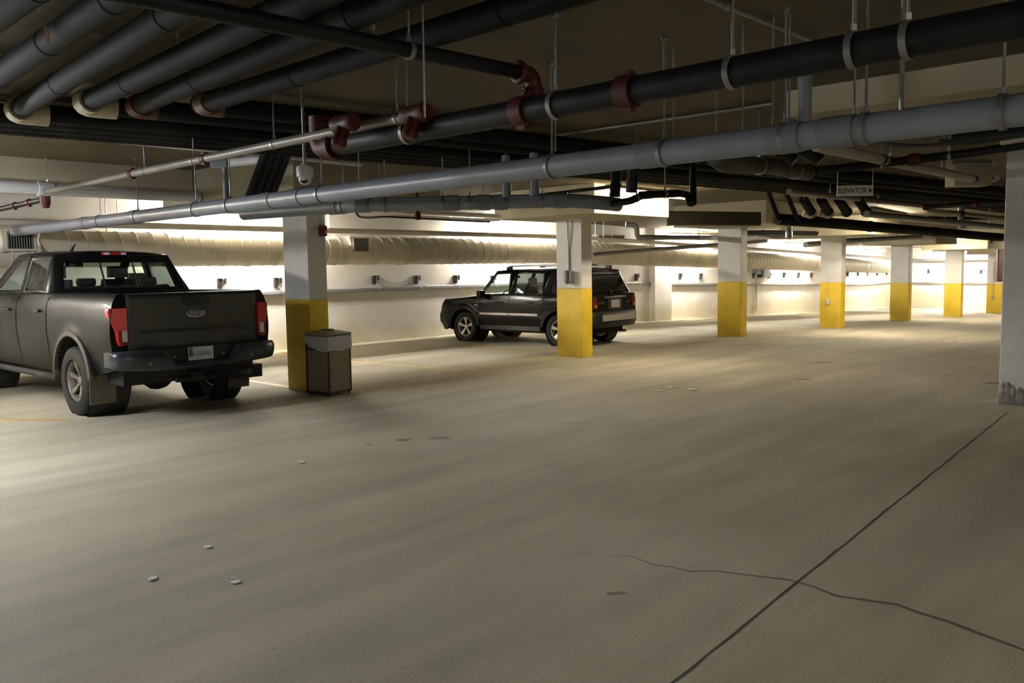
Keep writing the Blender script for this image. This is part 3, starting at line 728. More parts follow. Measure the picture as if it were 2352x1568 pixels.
grille(1376, 1404, 541, 552, 'dark oblong wall vent, left half of a pair over the black car', v=15.4, flare=False)
grille(1407, 1434, 541, 552, 'dark oblong wall vent, right half of a pair over the black car', v=15.4, flare=False)
grille(2124, 2158, 577, 585, 'far dark slot grille between the fifth and sixth columns', v=13.2, flare=False)
# pipes over the duct
def along(name, lab, cat, v, z, r, m, u0=-9, u1=45.5, n=30, **k):
    pts = [W(u0+(u1-u0)*i/n, v, z+g(u0+(u1-u0)*i/n)) for i in range(n+1)]
    mb = MB().tube(pts, r, 14); o = mb.build(name, m, origin=pts[0]); tag(o, lab, cat); return o
o = along('white_pipe', 'pale pipe running along the wall above the duct', 'pipe', 14.55, 2.46, .055, M['duct'])
o['_org'] = tuple(o.location)
for u in (1, 6, 10.2, 14.5, 19, 24, 30):
    p = W(u, 14.55, 2.50+g(u)); MB().cyl(p, V3((p.x, p.y, ZC+g(u))), .007, 6).build('hanger_rod', M['steel'], o)
del o['_org']
# rail on the wall
o = MB(); 
rp = [W(-9+54.5*i/30, VW-.04, 1.21+g(-9+54.5*i/30)*1.0) for i in range(31)]
secs = [[p+V3((CT*a, -ST*a, b)) for a, b in ((-.10, -.04), (.02, -.04), (.035, -.025), (.035, .03), (.02, .045), (-.10, .045))] for p in rp]
o.loft(secs); rl = o.build('wall_rail', M['rail'], origin=rp[0]); tag(rl, 'continuous grey rail fixed along the back wall', 'rail'); rl['_org'] = tuple(rp[0])
for i in range(24):
    u = -2+2*i; z = 1.21+g(u)
    if i % 3 == 0: MB().uvbox(u, u+.02, VW-.09, VW-.002, z-.06, z+.06).build('rail_bracket', M['rail'], rl)
del rl['_org']
o = MB().uvbox(U1-.15, U1-.03, 8.9, VW-.2, g(U1)+1.17, g(U1)+1.25).build('wall_rail', M['rail'], origin=W(U1-.1, 12, g(U1)+1.2)); tag(o, 'short grey rail across the far end wall', 'rail')
o = MB().tube([W(U1-.45, 8.9, 2.35+g(U1)), W(U1-.45, 15.2, 2.35+g(U1))], .06, 12).build('white_pipe', M['rail'], origin=W(U1-.45, 12, 2.35+g(U1))); tag(o, 'grey pipe high across the far end wall', 'pipe')
# outlets with hanging cord clips
outs = [(503, 650, 'above the truck bed'), (632, 648, 'between the truck tail light and first column'), (857, 642, 'first right of the bin column'), (953, 642, 'second right of the bin column'), (1044, 641, 'third right of the bin column'),
        (1129, 641, 'just above the black car windscreen'), (1460, 636, 'first right of the black car'), (1513, 635, 'second right of the black car'), (1560, 634, 'third right of the black car'), (1607, 634, 'left of the third column'),
        (1729, 632, 'under the grey breaker boxes'), (1765, 632, 'first right of the breaker boxes'), (1799, 631, 'second right of the breaker boxes'), (1832, 631, 'third right of the breaker boxes'), (1862, 631, 'left of the fourth column'),
        (1945, 629, 'first right of the fourth column'), (1969, 628, 'second right of the fourth column'), (1991, 628, 'third right of the fourth column'), (2013, 627, 'fourth right of the fourth column'), (2035, 626, 'left of the fifth column')]
def outlet(c, along_, out, lab):
    t = thing('wall_outlet', 'small dark power outlet ' + ('on the wall, ' if 'wall' not in lab else '') + lab, 'power outlet', c, 0, 'power outlets along the back wall'); t['_org'] = tuple(c)
    Mx = Matrix.Translation(c) @ Matrix((along_, out, V3((0, 0, 1)))).transposed().to_4x4()
    MB().box((-.045, 0, -.11), (.045, .07, .09), Mx).build('outlet_box', M['black'], t, bevel=.008)
    MB().box((-.05, 0, .09), (.14, .09, .105), Mx).build('cover_bracket', M['grille'], t)
    MB().box((.12, .0, -.02), (.145, .05, .10), Mx).build('cord_hook', M['steel'], t)
    k = MB().tube([Mx @ V3(q) for q in ((.02, .07, -.08), (.07, .09, -.14), (.11, .08, -.19), (.13, .06, -.23))], .009, 6); k.build('plug_cord', M['camwhite'], t)
    del t['_org']
for px, py, lab in outs:
    p = atv(px, py, VW-.01); outlet(p, W(1, 0, 0), W(0, -1, 0), lab)
for px, py, lab in [(2133, 623, 'on the far end wall, left one'), (2253, 624, 'on the far end wall, right one')]:
    p = atu(px, py, U1-.01); outlet(p, W(0, -1, 0), W(-1, 0, 0), lab)
for x0, x1, lab in [(866, 944, 'thin cord sagging between the first two outlets right of the bin'), (962, 1036, 'thin cord sagging between two outlets left of the black car')]:
    A, B = atv(x0, 648, VW-.06), atv(x1, 648, VW-.06); n = 10
    pts = [A.lerp(B, k/n)+V3((0, 0, -.13*4*(k/n)*(1-k/n))) for k in range(n+1)]
    o = MB().tube(pts, .008, 6).build('sagging_cable', M['pvc_lab'], origin=A); tag(o, lab, 'cord')
# breaker boxes
p = atv(1742, 612, VW-.02)
t = thing('breaker_box', 'pair of grey electrical boxes on the back wall', 'electrical box', p); t['_org'] = tuple(p)
u, z = UV(p)[0], p.z
MB().uvbox(u-.38, u+.02, VW-.18, VW-.005, z-.30, z+.25).build('left_cabinet', M['rail'], t, bevel=.01)
MB().uvbox(u+.05, u+.62, VW-.22, VW-.005, z-.42, z+.42).build('right_cabinet', M['pvc'], t, bevel=.01)
MB().uvbox(u-.05, u+.16, VW-.15, VW-.005, z-.42, z+.44).build('switch_panel', M['black'], t); del t['_org']
M['ochre'] = mat('ochre_stain', (.58, .52, .28), .6, var=.25, scale=7)
def wconduit(px, y0, y1, lab, r=.02, m=None):
    a, b = atv(px, y0, VW-.04), atv(px, y1, VW-.04); b = V3((a.x, a.y, b.z))
    o = MB().tube([a, b], r, 8).build('wall_conduit', m or M['ochre'], origin=b); tag(o, lab, 'conduit')
wconduit(1738, 636, 714, 'yellow stained conduit below the grey breaker boxes', .03)
wconduit(1510, 655, 724, 'yellow stained conduit down the wall behind the open stall', .03)
a, b = atu(2047, 655, U1-.04), atu(2047, 690, U1-.04)
# wall jog right of the black car
u = UV(atv(1530, 640, VW))[0]
struct('trim_3', MB().uvbox(u-1.0, u, VW-.22, VW+.02, -.2, 3.0, True), M['wall'])

# ================================================================== LIGHT FIXTURES
nl = 0
def lamp(c, d, L, lab, m='tube', z_hang=True, tubes=2, s=1, hood=True, tilt=0):
    t = thing('fluorescent_light', lab, 'light fixture', c, 0, 'fluorescent strip lights'); t['_org'] = tuple(c)
    d = V3(d).normalized(); n = V3((-d.y, d.x, 0)); h = L/2
    Mx = Matrix.Translation(c) @ Matrix((d, n, V3((0, 0, 1)))).transposed().to_4x4()
    MB().hexa([Mx @ V3(q) for q in ((-h, -.11, .02), (h, -.11, .02), (h, .11, .02), (-h, .11, .02))], [Mx @ V3(q) for q in ((-h, -.05, .08), (h, -.05, .08), (h, .05, .08), (-h, .05, .08))]).build('housing', M['fixture'], t)
    if m == 'tubec':
        for sg in (-1, 1):
            MB().hexa([Mx @ V3(q) for q in ((-h, sg*.11, .02), (h, sg*.11, .02), (h, sg*.115, .02), (-h, sg*.115, .02))], [Mx @ V3(q) for q in ((-h, sg*.17, -.085), (h, sg*.17, -.085), (h, sg*.175, -.085), (-h, sg*.175, -.085))]).build('reflector_wing', M['fixture'], t)
    for k in range(tubes):
        yy = (-.06, .06)[k] if tubes == 2 else 0
        for seg in range(2):
            a = -h+.04+seg*h; b_ = a+h-.06
            MB().tube([Mx @ V3((a, yy, -.02)), Mx @ V3((b_, yy, -.02))], .019, 8).build('lamp_tube', M[m] if m else M['camwhite'], t)
    for e in (-h*.7, h*.7):
        p = Mx @ V3((e, 0, .08)); zt = ZC+g(UV(c)[0])
        if zt-p.z > .02: MB().cyl(p, V3((p.x, p.y, zt)), .005, 6).build('hanger_rod', M['steel'], t)
    del t['_org']; return t
D = W(1, 0, 0)
for i, u in enumerate((.2, 8.7, 16.6, 25.1, 33.6, 41.8)):
    lamp(W(u, 15.27, 2.84, True), D, 2.44, 'strip light over the back wall duct, ' + ['nearest, beyond the left edge', 'left of the first column', 'left of the second column', 'left of the third column', 'left of the fourth column', 'left of the fifth column'][i], 'tubew')
# lane fixtures
for i, (u, v, z, m) in enumerate([(.3, 9.7, 2.50, 'tubel'), (12.2, 8.15, 2.86, 'tubed'), (21.5, 7.6, 2.90, 'tube'), (32.4, 9.2, 2.80, 'tube'), (38, 6.5, 2.8, 'tube')]):
    lamp(W(u, v, z, True), D, 2.44, ['strip light beyond the left edge over the lane', 'strip light over the lane beyond the second column', 'strip light over the lane by the third column', 'distant strip light over the lane by the fifth column', 'farthest strip light over the lane'][i], m)
lamp(W(-5.2, -3.0, 2.95), D, 2.44, 'strip light over the lane behind the viewer', 'tubec')

c = atY(1028, 498, 13.2)
lamp(V3((c.x, c.y, min(c.z, 2.9))), D, 2.2, 'unlit white strip fixture behind the level drain', None)
c = atY(1752, 525, 22); lamp(c, V3((1, .1, 0)), .9, 'small pale fixture between third and fourth columns', None)
lamp(W(43.6, 12.4, 2.72, True), W(0, 1, 0), 2.44, 'strip light before the far end wall', 'tubew')
lamp(W(2.0, -4.0, 2.75), D, 2.44, 'unseen fill strip light added behind the viewer for the right pillar', 'tubefill')  # added lamp out of view, brightens the right pillar and near floor
q0 = [atY(1532, 516, 16.6), atY(1748, 517, 17.4)]; zz = atY(1532, 484, 16.6).z
o = MB().hexa([q0[0], q0[1], q0[1]+W(.3, .2, 0), q0[0]+W(.3, .2, 0)], [V3((p.x, p.y, zz)) for p in (q0[0], q0[1], q0[1]+W(.3, .2, 0), q0[0]+W(.3, .2, 0))]).build('dark_duct', mat('dark_duct_paint', (.035, .028, .018), .7), origin=q0[0])
tag(o, 'dark box duct hanging before the third column head', 'duct')
# ================================================================== SIGN
p = atY(1964, 438, 10.3)
t = thing('elevator_sign', 'hanging pale sign reading ELEVATOR with a right arrow', 'sign', p); t['_org'] = tuple(p)
sl, sr = atY(1923, 441, 10.3), atY(2006, 434, 10.3)
dv = (sr-sl); dv.z = 0; ww = dv.length; ang = 0
hh = .062
MB().box((-ww/2, -.006, -hh), (ww/2, .006, hh), Matrix.Translation(p)).build('sign_panel', M['sign'], t)
for s in (-1, 1): MB().cyl(p+V3((s*ww*.49, 0, hh-.02)), V3((p.x+s*ww*.49, p.y, ZC)), .004, 6).build('hanger_rod', M['steel'], t)
o = text('lettering', 'ELEVATOR', .085, M['ink'], t, (-.035, -.0075, -.002), (PI/2, 0, 0), sx=.86)
MB().prism([p+V3(q) for q in ((.165, -.0075, .03), (.205, -.0075, 0), (.165, -.0075, -.03))], (0, -.001, 0)).build('arrow', M['ink'], t)
del t['_org']

# ================================================================== THINGS ON COLUMNS
c = atv(742, 530, 9.89-.03); t = thing('fire_alarm', 'dark red fire alarm box on the bin column', 'alarm', c); t['_org'] = tuple(c); u = UV(c)[0]
MB().uvbox(u-.055, u+.055, 9.84, 9.888, c.z-.07, c.z+.07).build('alarm_box', mat('alarm_red', (.18, .012, .02), .4), t, bevel=.006)
MB().uvbox(u+.015, u+.04, 9.83, 9.84, c.z-.04, c.z+.0).build('strobe', M['camwhite'], t)
MB().uvbox(u-.02, u-.008, 9.875, 9.888, c.z+.07, 2.5).build('conduit', M['white'], t); del t['_org']
c = atu(1306, 636, 12.18-.03); t = thing('junction_box', 'small grey switch box with cables on the second column', 'junction box', c); t['_org'] = tuple(c); v = UV(c)[1]
MB().uvbox(12.09, 12.178, v-.10, v+.07, c.z-.11, c.z+.11).build('box', M['rail'], t, bevel=.008)
MB().uvbox(12.07, 12.09, v-.035, v+.01, c.z-.13, c.z+.12).build('switch', M['black'], t)
pts = [W(12.165, v+.03, 2.5), W(12.165, v+.02, 2.2), W(12.165, v-.0, 1.95), W(12.165, v-.0, c.z+.1)]
MB().tube(pts, .006, 6).build('cable', M['black'], t)
pts = [W(12.165, v-.08, 2.5), W(12.165, v-.05, 2.2), W(12.165, v-.01, 1.95), W(12.165, v-.01, c.z+.1)]
MB().tube(pts, .006, 6).build('cable', M['black'], t); del t['_org']
c = atu(1902, 692, 23.36-.02); v = UV(c)[1]
t = thing('outlet_plate', 'small white outlet with conduit on the fourth column base', 'power outlet', c); t['_org'] = tuple(c)
MB().uvbox(23.30, 23.355, v-.04, v+.04, c.z-.08, c.z+.08).build('plate', M['camwhite'], t, bevel=.01)
MB().uvbox(23.335, 23.355, v-.012, v+.012, c.z+.08, 1.25+g(23.3)).build('conduit', M['yellow'], t); del t['_org']
c = atu(2281, 685, 40.8-.02); v = UV(c)[1]
t = thing('outlet_plate', 'thin conduit with a small plate on the farthest column', 'power outlet', c); t['_org'] = tuple(c)
MB().uvbox(40.74, 40.795, v-.04, v+.04, c.z-.1, c.z+.1).build('plate', M['beige'], t)
MB().uvbox(40.77, 40.795, v-.015, v+.015, c.z+.1, 2.2+g(41)).build('conduit', M['beige'], t); del t['_org']
c = atY(2299, 604, 34.5); t = thing('fire_hose_cabinet', 'tall dark red cabinet beside the farthest column', 'cabinet', V3((c.x, c.y, c.z-.75))); t['_org'] = tuple(c)
del t['_org']
mr = mat('maroon', (.05, .003, .009), .5)
MB().box((-.12, 0, 0), (.12, .2, 1.5)).build('cabinet_body', mr, t, bevel=.01)
MB().box((-.10, -.02, .05), (.10, 0, 1.45)).build('cabinet_door', mr, t)
MB().box((.06, -.04, .7), (.08, -.02, .8)).build('handle', M['chrome'], t)
c = atY(2275, 549, 30); t = thing('ceiling_fitting', 'pale round ceiling fitting with a red cap near the pillar', 'pipe fitting', c); t['_org'] = tuple(c)
MB().cyl(c, c+V3((.45, 0, .02)), .12, 14).build('body', M['beige'], t); MB().lathe([(0, -.06), (.08, -.06), (.1, 0), (.06, .06), (0, .06)], c+V3((-.05, -.1, -.05)), (0, -1, 0), 12).build('cap', M['redfit'], t)
MB().cyl(c+V3((.2, 0, 0)), V3((c.x+.2, c.y, ZC+g(UV(c)[0]))), .02, 8).build('hanger_rod', M['steel'], t); del t['_org']

# ================================================================== BIN
C0 = at(758, 911, 0); CL = at(713, 903, 0); CR = at(817, 900, 0)
d1 = (CR-C0).normalized(); n1 = V3((-d1.y, d1.x, 0))
d2 = (CL-C0).normalized()
ax = (d1 - n1*0).normalized(); s_ = .42
ay = V3((-ax.y, ax.x, 0))
ctr = C0+ax*s_/2+ay*s_/2
rz = math.atan2(ax.y, ax.x)
t = thing('litter_bin', 'square pebble-panelled bin with a bag beside the yellow column', 'bin', ctr, rz)
h = s_/2; HB = .80
b = MB()
for sx in (-1, 1):
    for sy in (-1, 1): b.box((sx*h-.022 if sx > 0 else -h, sy*h-.022 if sy > 0 else -h, .03), (h if sx > 0 else -h+.022, h if sy > 0 else -h+.022, HB))
for z0, z1 in ((.03, .06), (HB-.025, HB), (HB-.20, HB-.18)):
    b.box((-h, -h, z0), (h, -h+.02, z1)); b.box((-h, h-.02, z0), (h, h, z1)); b.box((-h, -h+.02, z0), (-h+.02, h-.02, z1)); b.box((h-.02, -h+.02, z0), (h, h-.02, z1))
b.build('frame', M['bin'], t, bevel=.004)
for i, (sx, sy) in enumerate(((0, -1), (0, 1), (-1, 0), (1, 0))):
    if sx == 0: q = ((-h+.022, sy*(h-.012)-.005, .06), (h-.022, sy*(h-.012)+.005, HB-.2))
    else: q = ((sx*(h-.012)-.005, -h+.022, .06), (sx*(h-.012)+.005, h-.022, HB-.2))
    MB().box(*q).build('pebble_panel', M['agg'], t)
# upper hood walls
b = MB()
for sx, sy in ((0, -1), (0, 1), (-1, 0), (1, 0)):
    if sx == 0: b.box((-h+.022, sy*(h-.02)-.004, HB-.18), (h-.022, sy*(h-.02)+.004, HB-.025))
    else: b.box((sx*(h-.02)-.004, -h+.022, HB-.18), (sx*(h-.02)+.004, h-.022, HB-.025))
b.build('hood_wall', M['binlid'], t)
b = MB(); rr = h+.012
b.hexa([(-rr, -rr, HB), (rr, -rr, HB), (rr, rr, HB), (-rr, rr, HB)], [(-rr, -rr, HB+.02), (rr, -rr, HB+.02), (rr, rr, HB+.02), (-rr, rr, HB+.02)])
b.hexa([(-rr, -rr, HB+.02), (rr, -rr, HB+.02), (rr, rr, HB+.02), (-rr, rr, HB+.02)], [(-.10, -.10, HB+.06), (.10, -.10, HB+.06), (.10, .10, HB+.06), (-.10, .10, HB+.06)])
b.build('lid', M['binlid'], t, bevel=.004)
MB().lathe([(.0, .012), (.085, .012), (.09, 0)], V3((0, 0, HB+.06)), (0, 0, 1), 18).build('lid_opening', M['bin'], t)
# the bag hanging over the rim: one skirt round all four sides
b = MB(); rows = []; rnd = random.Random(9)
e = h+.008; path = []
N_ = 14
cs = [(-e, -e), (e, -e), (e, e), (-e, e)]
for i in range(4):
    x0, y0 = cs[i]; x1, y1 = cs[(i+1) % 4]
    for j in range(N_): path.append((x0+(x1-x0)*j/N_, y0+(y1-y0)*j/N_, i, j/N_))
path.append(path[0])
for (x, y, i, q) in path:
    bot = HB-.21 if i != 3 else HB-.21+.12*(1-math.sin(PI/2*(1-q)))*1
    if i == 0: bot = HB-.205+.01*math.sin(q*9)
    if i == 3: bot = HB-.10-.11*math.sin(min(1, q*1.25)*PI/2)
    col_ = []
    for k in range(6):
        w = k/5; z = HB-.01+(bot-HB+.01)*w; o_ = .004+.006*math.sin(x*60+y*47+k*1.7)*w
        L_ = math.hypot(x, y); col_.append(V3((x+x/L_*o_, y+y/L_*o_, z)))
    rows.append(col_)
b.grid(rows); b.build('bin_bag', M['bag'], t)
for sx in (-1, 1):
    for sy in (-1, 1): MB().cyl((sx*(h-.03), sy*(h-.03), 0), (sx*(h-.03), sy*(h-.03), .035), .018, 10).build('foot', M['bin'], t)

# ================================================================== VEHICLES
def interp(x, xs, ys):
    if x <= xs[0]: return ys[0]
    for i in range(len(xs)-1):
        if x <= xs[i+1]:
            t = (x-xs[i])/(xs[i+1]-xs[i]); return ys[i]+(ys[i+1]-ys[i])*t
    return ys[-1]
def sinterp(x, xs, ys):
    if x <= xs[0]: return ys[0]
    for i in range(len(xs)-1):
        if x <= xs[i+1]:
            t = (x-xs[i])/(xs[i+1]-xs[i]); t = t*t*(3-2*t); return ys[i]+(ys[i+1]-ys[i])*t
    return ys[-1]
def wheel(parent, x, side, yout, R, w, rimR, spokes, mrim, split=False, name='wheel'):
    """a tyre (part) with its rim (sub-part); side +1 = left"""
    c = V3((x, side*(yout-w/2), R)); A = V3((0, side, 0))
    prof = [(rimR*.98, -w*.42), (rimR*1.05, -w*.5), (R*.90, -w*.5), (R*.975, -w*.44), (R, -w*.33), (R, -w*.12), (R*.985, -w*.11), (R*.985, -w*.07), (R, -w*.06), (R, w*.06), (R*.985, w*.07), (R*.985, w*.11), (R, w*.12), (R, w*.33), (R*.975, w*.44), (R*.90, w*.5), (rimR*1.05, w*.5), (rimR*.98, w*.42)]
    ty = MB().lathe(prof, c, A, 48, close=True).build('tyre', M['rubber'], parent, ang=50)
    b = MB()
    b.lathe([(rimR, -w*.4), (rimR, w*.40), (rimR*.95, w*.43), (rimR*.90, w*.38), (rimR*.88, w*.1), (rimR*.88, -w*.4)], c, A, 40, close=True)
    b.lathe([(0, -w*.05), (rimR*.9, -w*.05), (rimR*.9, -w*.1), (0, -w*.1)], c, A, 30)
    rim = b.build('rim', mrim, ty)
    b = MB()
    X = V3((1, 0, 0)); Z = V3((0, 0, 1))
    def P(r, a, h): return c+X*r*math.cos(a)+Z*r*math.sin(a)+A*h
    for k in range(spokes):
        a = 2*PI*k/spokes+.3
        sets = [(-.27, .27)] if split else [(-.2, .2)]
        for (lo, hi) in sets:
            r0, r1 = rimR*.18, rimR*.92
            k0 = .9
            q = [P(r0, a+lo*k0*1.8, w*.22), P(r1, a+lo*.75, w*.36), P(r1, a+hi*.75, w*.36), P(r0, a+hi*k0*1.8, w*.22)]
            q2 = [p-A*w*.16 for p in q]
            b.hexa(q2, q)
    b.lathe([(0, w*.30), (rimR*.12, w*.30), (rimR*.22, w*.26), (rimR*.24, w*.1), (0, w*.1)], c, A, 20)
    sp = b.build('spokes', mrim, ty, bevel=.006)
    # dark well behind
    MB().lathe([(0, -w*.02), (rimR*.86, -w*.02)], c, A, 24).build('wheel_well', M['under'], ty)
    return ty
def shell(xs, sec, m, name, parent, **k):
    b = MB(); secs = []
    for x in xs:
        half = sec(x)                                 # list of (y,z) from bottom outer to centre top
        full = [V3((x, y, z)) for y, z in half]+[V3((x, -y, z)) for y, z in reversed(half)]
        secs.append(full)
    b.loft(secs, closed=True); return b.build(name, m, parent, **k)
def cellframe(b, outer, inner): b.frame([V3(p) for p in outer], [V3(p) for p in inner])

def truck(loc, th):
    rz = PI-th
    T = thing('pickup_truck', 'dusty dark grey pickup truck parked nose-in at the left', 'truck', loc, rz)
    arches = ((1.23, .50), (4.92, .50)); zc = .44
    zs = [.46, .56, .75, .98, 1.18, 1.30, 1.38, 1.42]; ws = [.90, .93, .965, .985, .975, .955, .92, .89]
    base = [.18, .22, .3, .45, .6] + [2.0, 2.001, 2.05, 2.3, 2.6, 3.0, 3.4, 3.8, 4.1, 4.25] + [5.5, 5.65, 5.75, 5.82]
    xs = set(base)
    for xc, R in arches:
        for i in range(0, 25):
            a = PI*i/24; xs.add(round(xc-R*math.cos(a), 4))
        xs.add(round(xc-R-.004, 4)); xs.add(round(xc+R+.004, 4))
    xs = sorted(x for x in xs if .18 <= x <= 5.82)
    def sec(x):
        zb = interp(x, [.18, .5, .73, 1.8, 5.4, 5.82], [.60, .54, .50, .46, .46, .58])
        for xc, R in arches:
            d = abs(x-xc)
            if d <= R: zb = max(zb, zc+math.sqrt(max(0, R*R-d*d)))
        zt = sinterp(x, [.18, 4.2, 4.35, 5.4, 5.7, 5.82], [1.42, 1.40, 1.36, 1.25, 1.15, .95])
        k = 1.0-.045*max(0, (.4-x)/.4)**2 - .16*max(0, (x-5.3)/.52)**2
        pts = []
        for j in range(11):
            z = zb+(zt-zb)*j/10
            wv = sinterp(z*1.42/max(zt, .9) if x > 4.2 else z, zs, ws)*k
            for xc, R in arches:                      # flared lips
                d = math.hypot(x-xc, z-zc)
                if R <= d < R+.13: wv += .028*(1-(d-R)/.13)
            pts.append((wv, z))
        if x <= 2.0:
            wr = pts[-1][0]
            pts += [(wr-.02, zt+.012), (wr-.08, zt+.012), (wr-.10, zt-.01), (wr-.10, .95), (wr-.14, .90), (0, .90)]
        else:
            wr = pts[-1][0]
            pts += [(wr*(1-q), zt+.02+.03*(1-(1-q)**2)) for q in (.05, .15, .35, .6, .85, 1.0)]
        return pts
    shell(xs, sec, M['tpaint'], 'body', T, ang=30)
    # wheel arch lips, dusty
    for xc, R in arches:
        for s in (1, -1):
            b = MB(); rows = []
            for i in range(29):
                a = -.12*PI+(1.24*PI)*i/28
                x = xc-R*math.cos(a); z = zc+R*math.sin(a)
                x2 = xc-(R+.055)*math.cos(a); z2 = zc+(R+.055)*math.sin(a)
                if z < .40: continue
                y = 1.005
                rows.append([V3((x, s*(y-.10), z)), V3((x, s*(y+.012), z)), V3((x2, s*(y+.006), z2)), V3((x2, s*(y-.06), z2))])
            b.grid(rows); b.build('wheel_flare', M['dust'], T, solid=.008)
    # underbody
    b = MB(); b.box((.3, -.80, .40), (5.6, .80, .60)); b.box((.5, -.62, .60), (5.5, .62, .9))
    b.build('underbody', M['under'], T)
    b = MB(); b.cyl((1.23, -.75, .40), (1.23, .75, .40), .045, 12); b.lathe([(0, -.2), (.08, -.18), (.16, -.08), (.175, 0), (.16, .08), (.08, .18), (0, .2)], (1.18, 0.02, .38), (0, 1, 0), 20)
    b.lathe([(0, -.12), (.1, -.1), (.15, 0), (.0, .02)], (1.05, .02, .38), (1, 0, 0), 16)
    b.build('rear_axle', M['under'], T)
    b = MB(); b.cyl((.25, .22, .42), (.25, -.28, .42), .035, 12); b.box((.10, -.05, .40), (.35, .05, .50)); b.build('hitch', M['under'], T)
    b = MB(); b.tube(fillet([(1.0, -.55, .48), (.5, -.62, .45), (.14, -.66, .44)], .1), .04, 14); b.build('exhaust_pipe', M['dust'], T)
    MB().box((.30, -.93, .34), (1.4-.62, -.62, .50)).build('silencer', M['under'], T)
    for s in (1, -1):
        for xc, R in arches:
            MB().lathe([(R-.01, -.42), (R-.01, 0)], (xc, s*.94, zc), (0, s, 0), 32).build('wheel_housing', M['under'], T)
    for s in (1, -1):
        wheel(T, 1.23, s, .985, .405, .28, .245, 6, M['alloyd']); wheel(T, 4.92, s, .985, .405, .28, .245, 6, M['alloyd'])
        # mud flap
        b = MB(); b.hexa([(.745, s*.70, .17), (.745, s*1.0, .17), (.76, s*1.0, .17), (.76, s*.70, .17)], [(.70, s*.72, .58), (.70, s*1.0, .58), (.72, s*1.0, .58), (.72, s*.72, .58)])
        b.build('mud_flap', M['flap'], T, bevel=.004)
        # tail light
        poly = [(.80, .875), (.80, 1.275), (.965, 1.275), (.975, 1.24), (.955, 1.12), (.915, 1.02), (.905, .91), (.885, .865)]
        rows = []
        b = MB(); q0 = [V3((.125+.10*max(0, (y-.9))/.1, s*y, z)) for y, z in poly]
        b.loft([q0, [V3((.27 if y > .85 else .20, s*(y+.004 if y > .85 else y), z)) for y, z in poly]])
        tl = b.build('tail_light', M['red'], T, bevel=.004)
        MB().box((.115, s*.81, .91), (.13, s*.868, 1.03)).build('reversing_lens', M['clear'], tl)
        MB().box((.112, s*.805, .878), (.13, s*.885, .905)).build('lower_lens', M['redd'], tl)
        MB().box((.116, s*.868, .91), (.135, s*.90, 1.03)).build('lower_lens', M['redd'], tl)
    # tailgate with pressed lines
    ny, nz = 60, 40; rows = []
    for i in range(ny+1):
        y = -.79+1.58*i/ny; r = []
        for j in range(nz+1):
            z = .80+.625*j/nz; x = .150
            x += .03*max(0, (z-1.37)/.055)**2 + .012*max(0, (.84-z)/.04)
            if abs(y) < .64: x += .020*max(0, 1-abs(z-1.025)/.026)            # groove
            tr = .66-.10*max(0, (z-.90)/.1)
            if .86 < z < 1.0 and abs(y) < tr+.03: x -= .012*min(1, (tr+.03-abs(y))/.04)*min(1, (z-.86)/.03)*min(1, (1.0-z)/.02)
            if abs(y) > .76: x += .012*((abs(y)-.76)/.03)**2
            r.append(V3((x, y, z)))
        rows.append(r)
    b = MB(); b.grid(rows); b.box((.175, -.785, .80), (.24, .785, 1.415))
    tg = b.build('tailgate', M['tgate'], T, ang=25)
    MB().box((.145, -.80, 1.412), (.25, .80, 1.428)).build('tailgate_cap', M['black'], tg, bevel=.004)
    b = MB(); b.prism([V3((.146, y, z)) for y, z in ((.17, 1.40), (-.19, 1.40), (-.19, 1.31), (-.10, 1.27), (.10, 1.27), (.17, 1.31))], (.02, 0, 0)); b.build('handle_recess', M['black'], tg, bevel=.006)
    MB().box((.130, -.12, 1.325), (.146, .10, 1.375)).build('handle', M['black'], tg, bevel=.006)
    # oval badge
    b = MB(); n = 32
    def oval(a, bb, x): return [V3((x, a*math.cos(2*PI*i/n), 1.185+bb*math.sin(2*PI*i/n))) for i in range(n)]
    b.loft([oval(.118, .048, .150), oval(.118, .048, .138), oval(.105, .037, .136)]); bd = b.build('oval_badge', M['chrome'], tg)
    MB().loft([oval(.104, .036, .139), oval(.104, .036, .1345)]).build('badge_field', M['oval'], bd)
    text('badge_script', 'Ford', .085, M['chrome'], bd, (.1335, 0, 1.188), (PI/2, 0, -PI/2), ext=.001, sx=1.05, shear=.35)
    text('small_lettering', 'ECOBOOST', .030, M['chrome'], tg, (.150, -.64, .875), (PI/2, 0, -PI/2), ext=.002, sx=1.0)
    # bumper
    ys = [1.0, .985, .94, .80, .47, .43, .32, .0, -.32, -.43, -.47, -.80, -.94, -.985, -1.0]
    secs = []
    for y in ys:
        a = abs(y)
        zt_ = interp(a, [0, .32, .45, .94, 1.0], [.635, .635, .805, .805, .785]); zb_ = interp(a, [0, .32, .5, .94, 1.0], [.555, .555, .565, .60, .63])
        xo = interp(a, [0, .80, .94, .985, 1.0], [0, .005, .04, .09, .16])
        d = min(.03, (zt_-zb_)*.3)
        secs.append([V3((.30 if a > .9 else .16, y, zt_)), V3((xo+.03, y, zt_)), V3((xo+.002, y, zt_-d)), V3((xo, y, (zt_+zb_)/2)), V3((xo+.015, y, zb_+d)), V3((xo+.05, y, zb_)), V3((.30 if a > .9 else .16, y, zb_))])
    b = MB(); b.loft(secs); bp = b.build('rear_bumper', M['bump'], T, ang=50)
    MB().box((.10, -.44, .60), (.14, .44, .80)).build('plate_recess', M['black'], bp)
    for y in (.62, -.62, .30, -.30):
        zz = .66 if abs(y) > .4 else .70
        MB().lathe([(0, 0), (.016, 0), (.018, .01)], (-.002 if abs(y) > .4 else .098, y, zz), (1, 0, 0), 12).build('parking_sensor', M['rail'], bp)
    pl = MB().box((.06, -.155, .645), (.066, .155, .80)).build('licence_plate', M['plate'], T, bevel=.002)
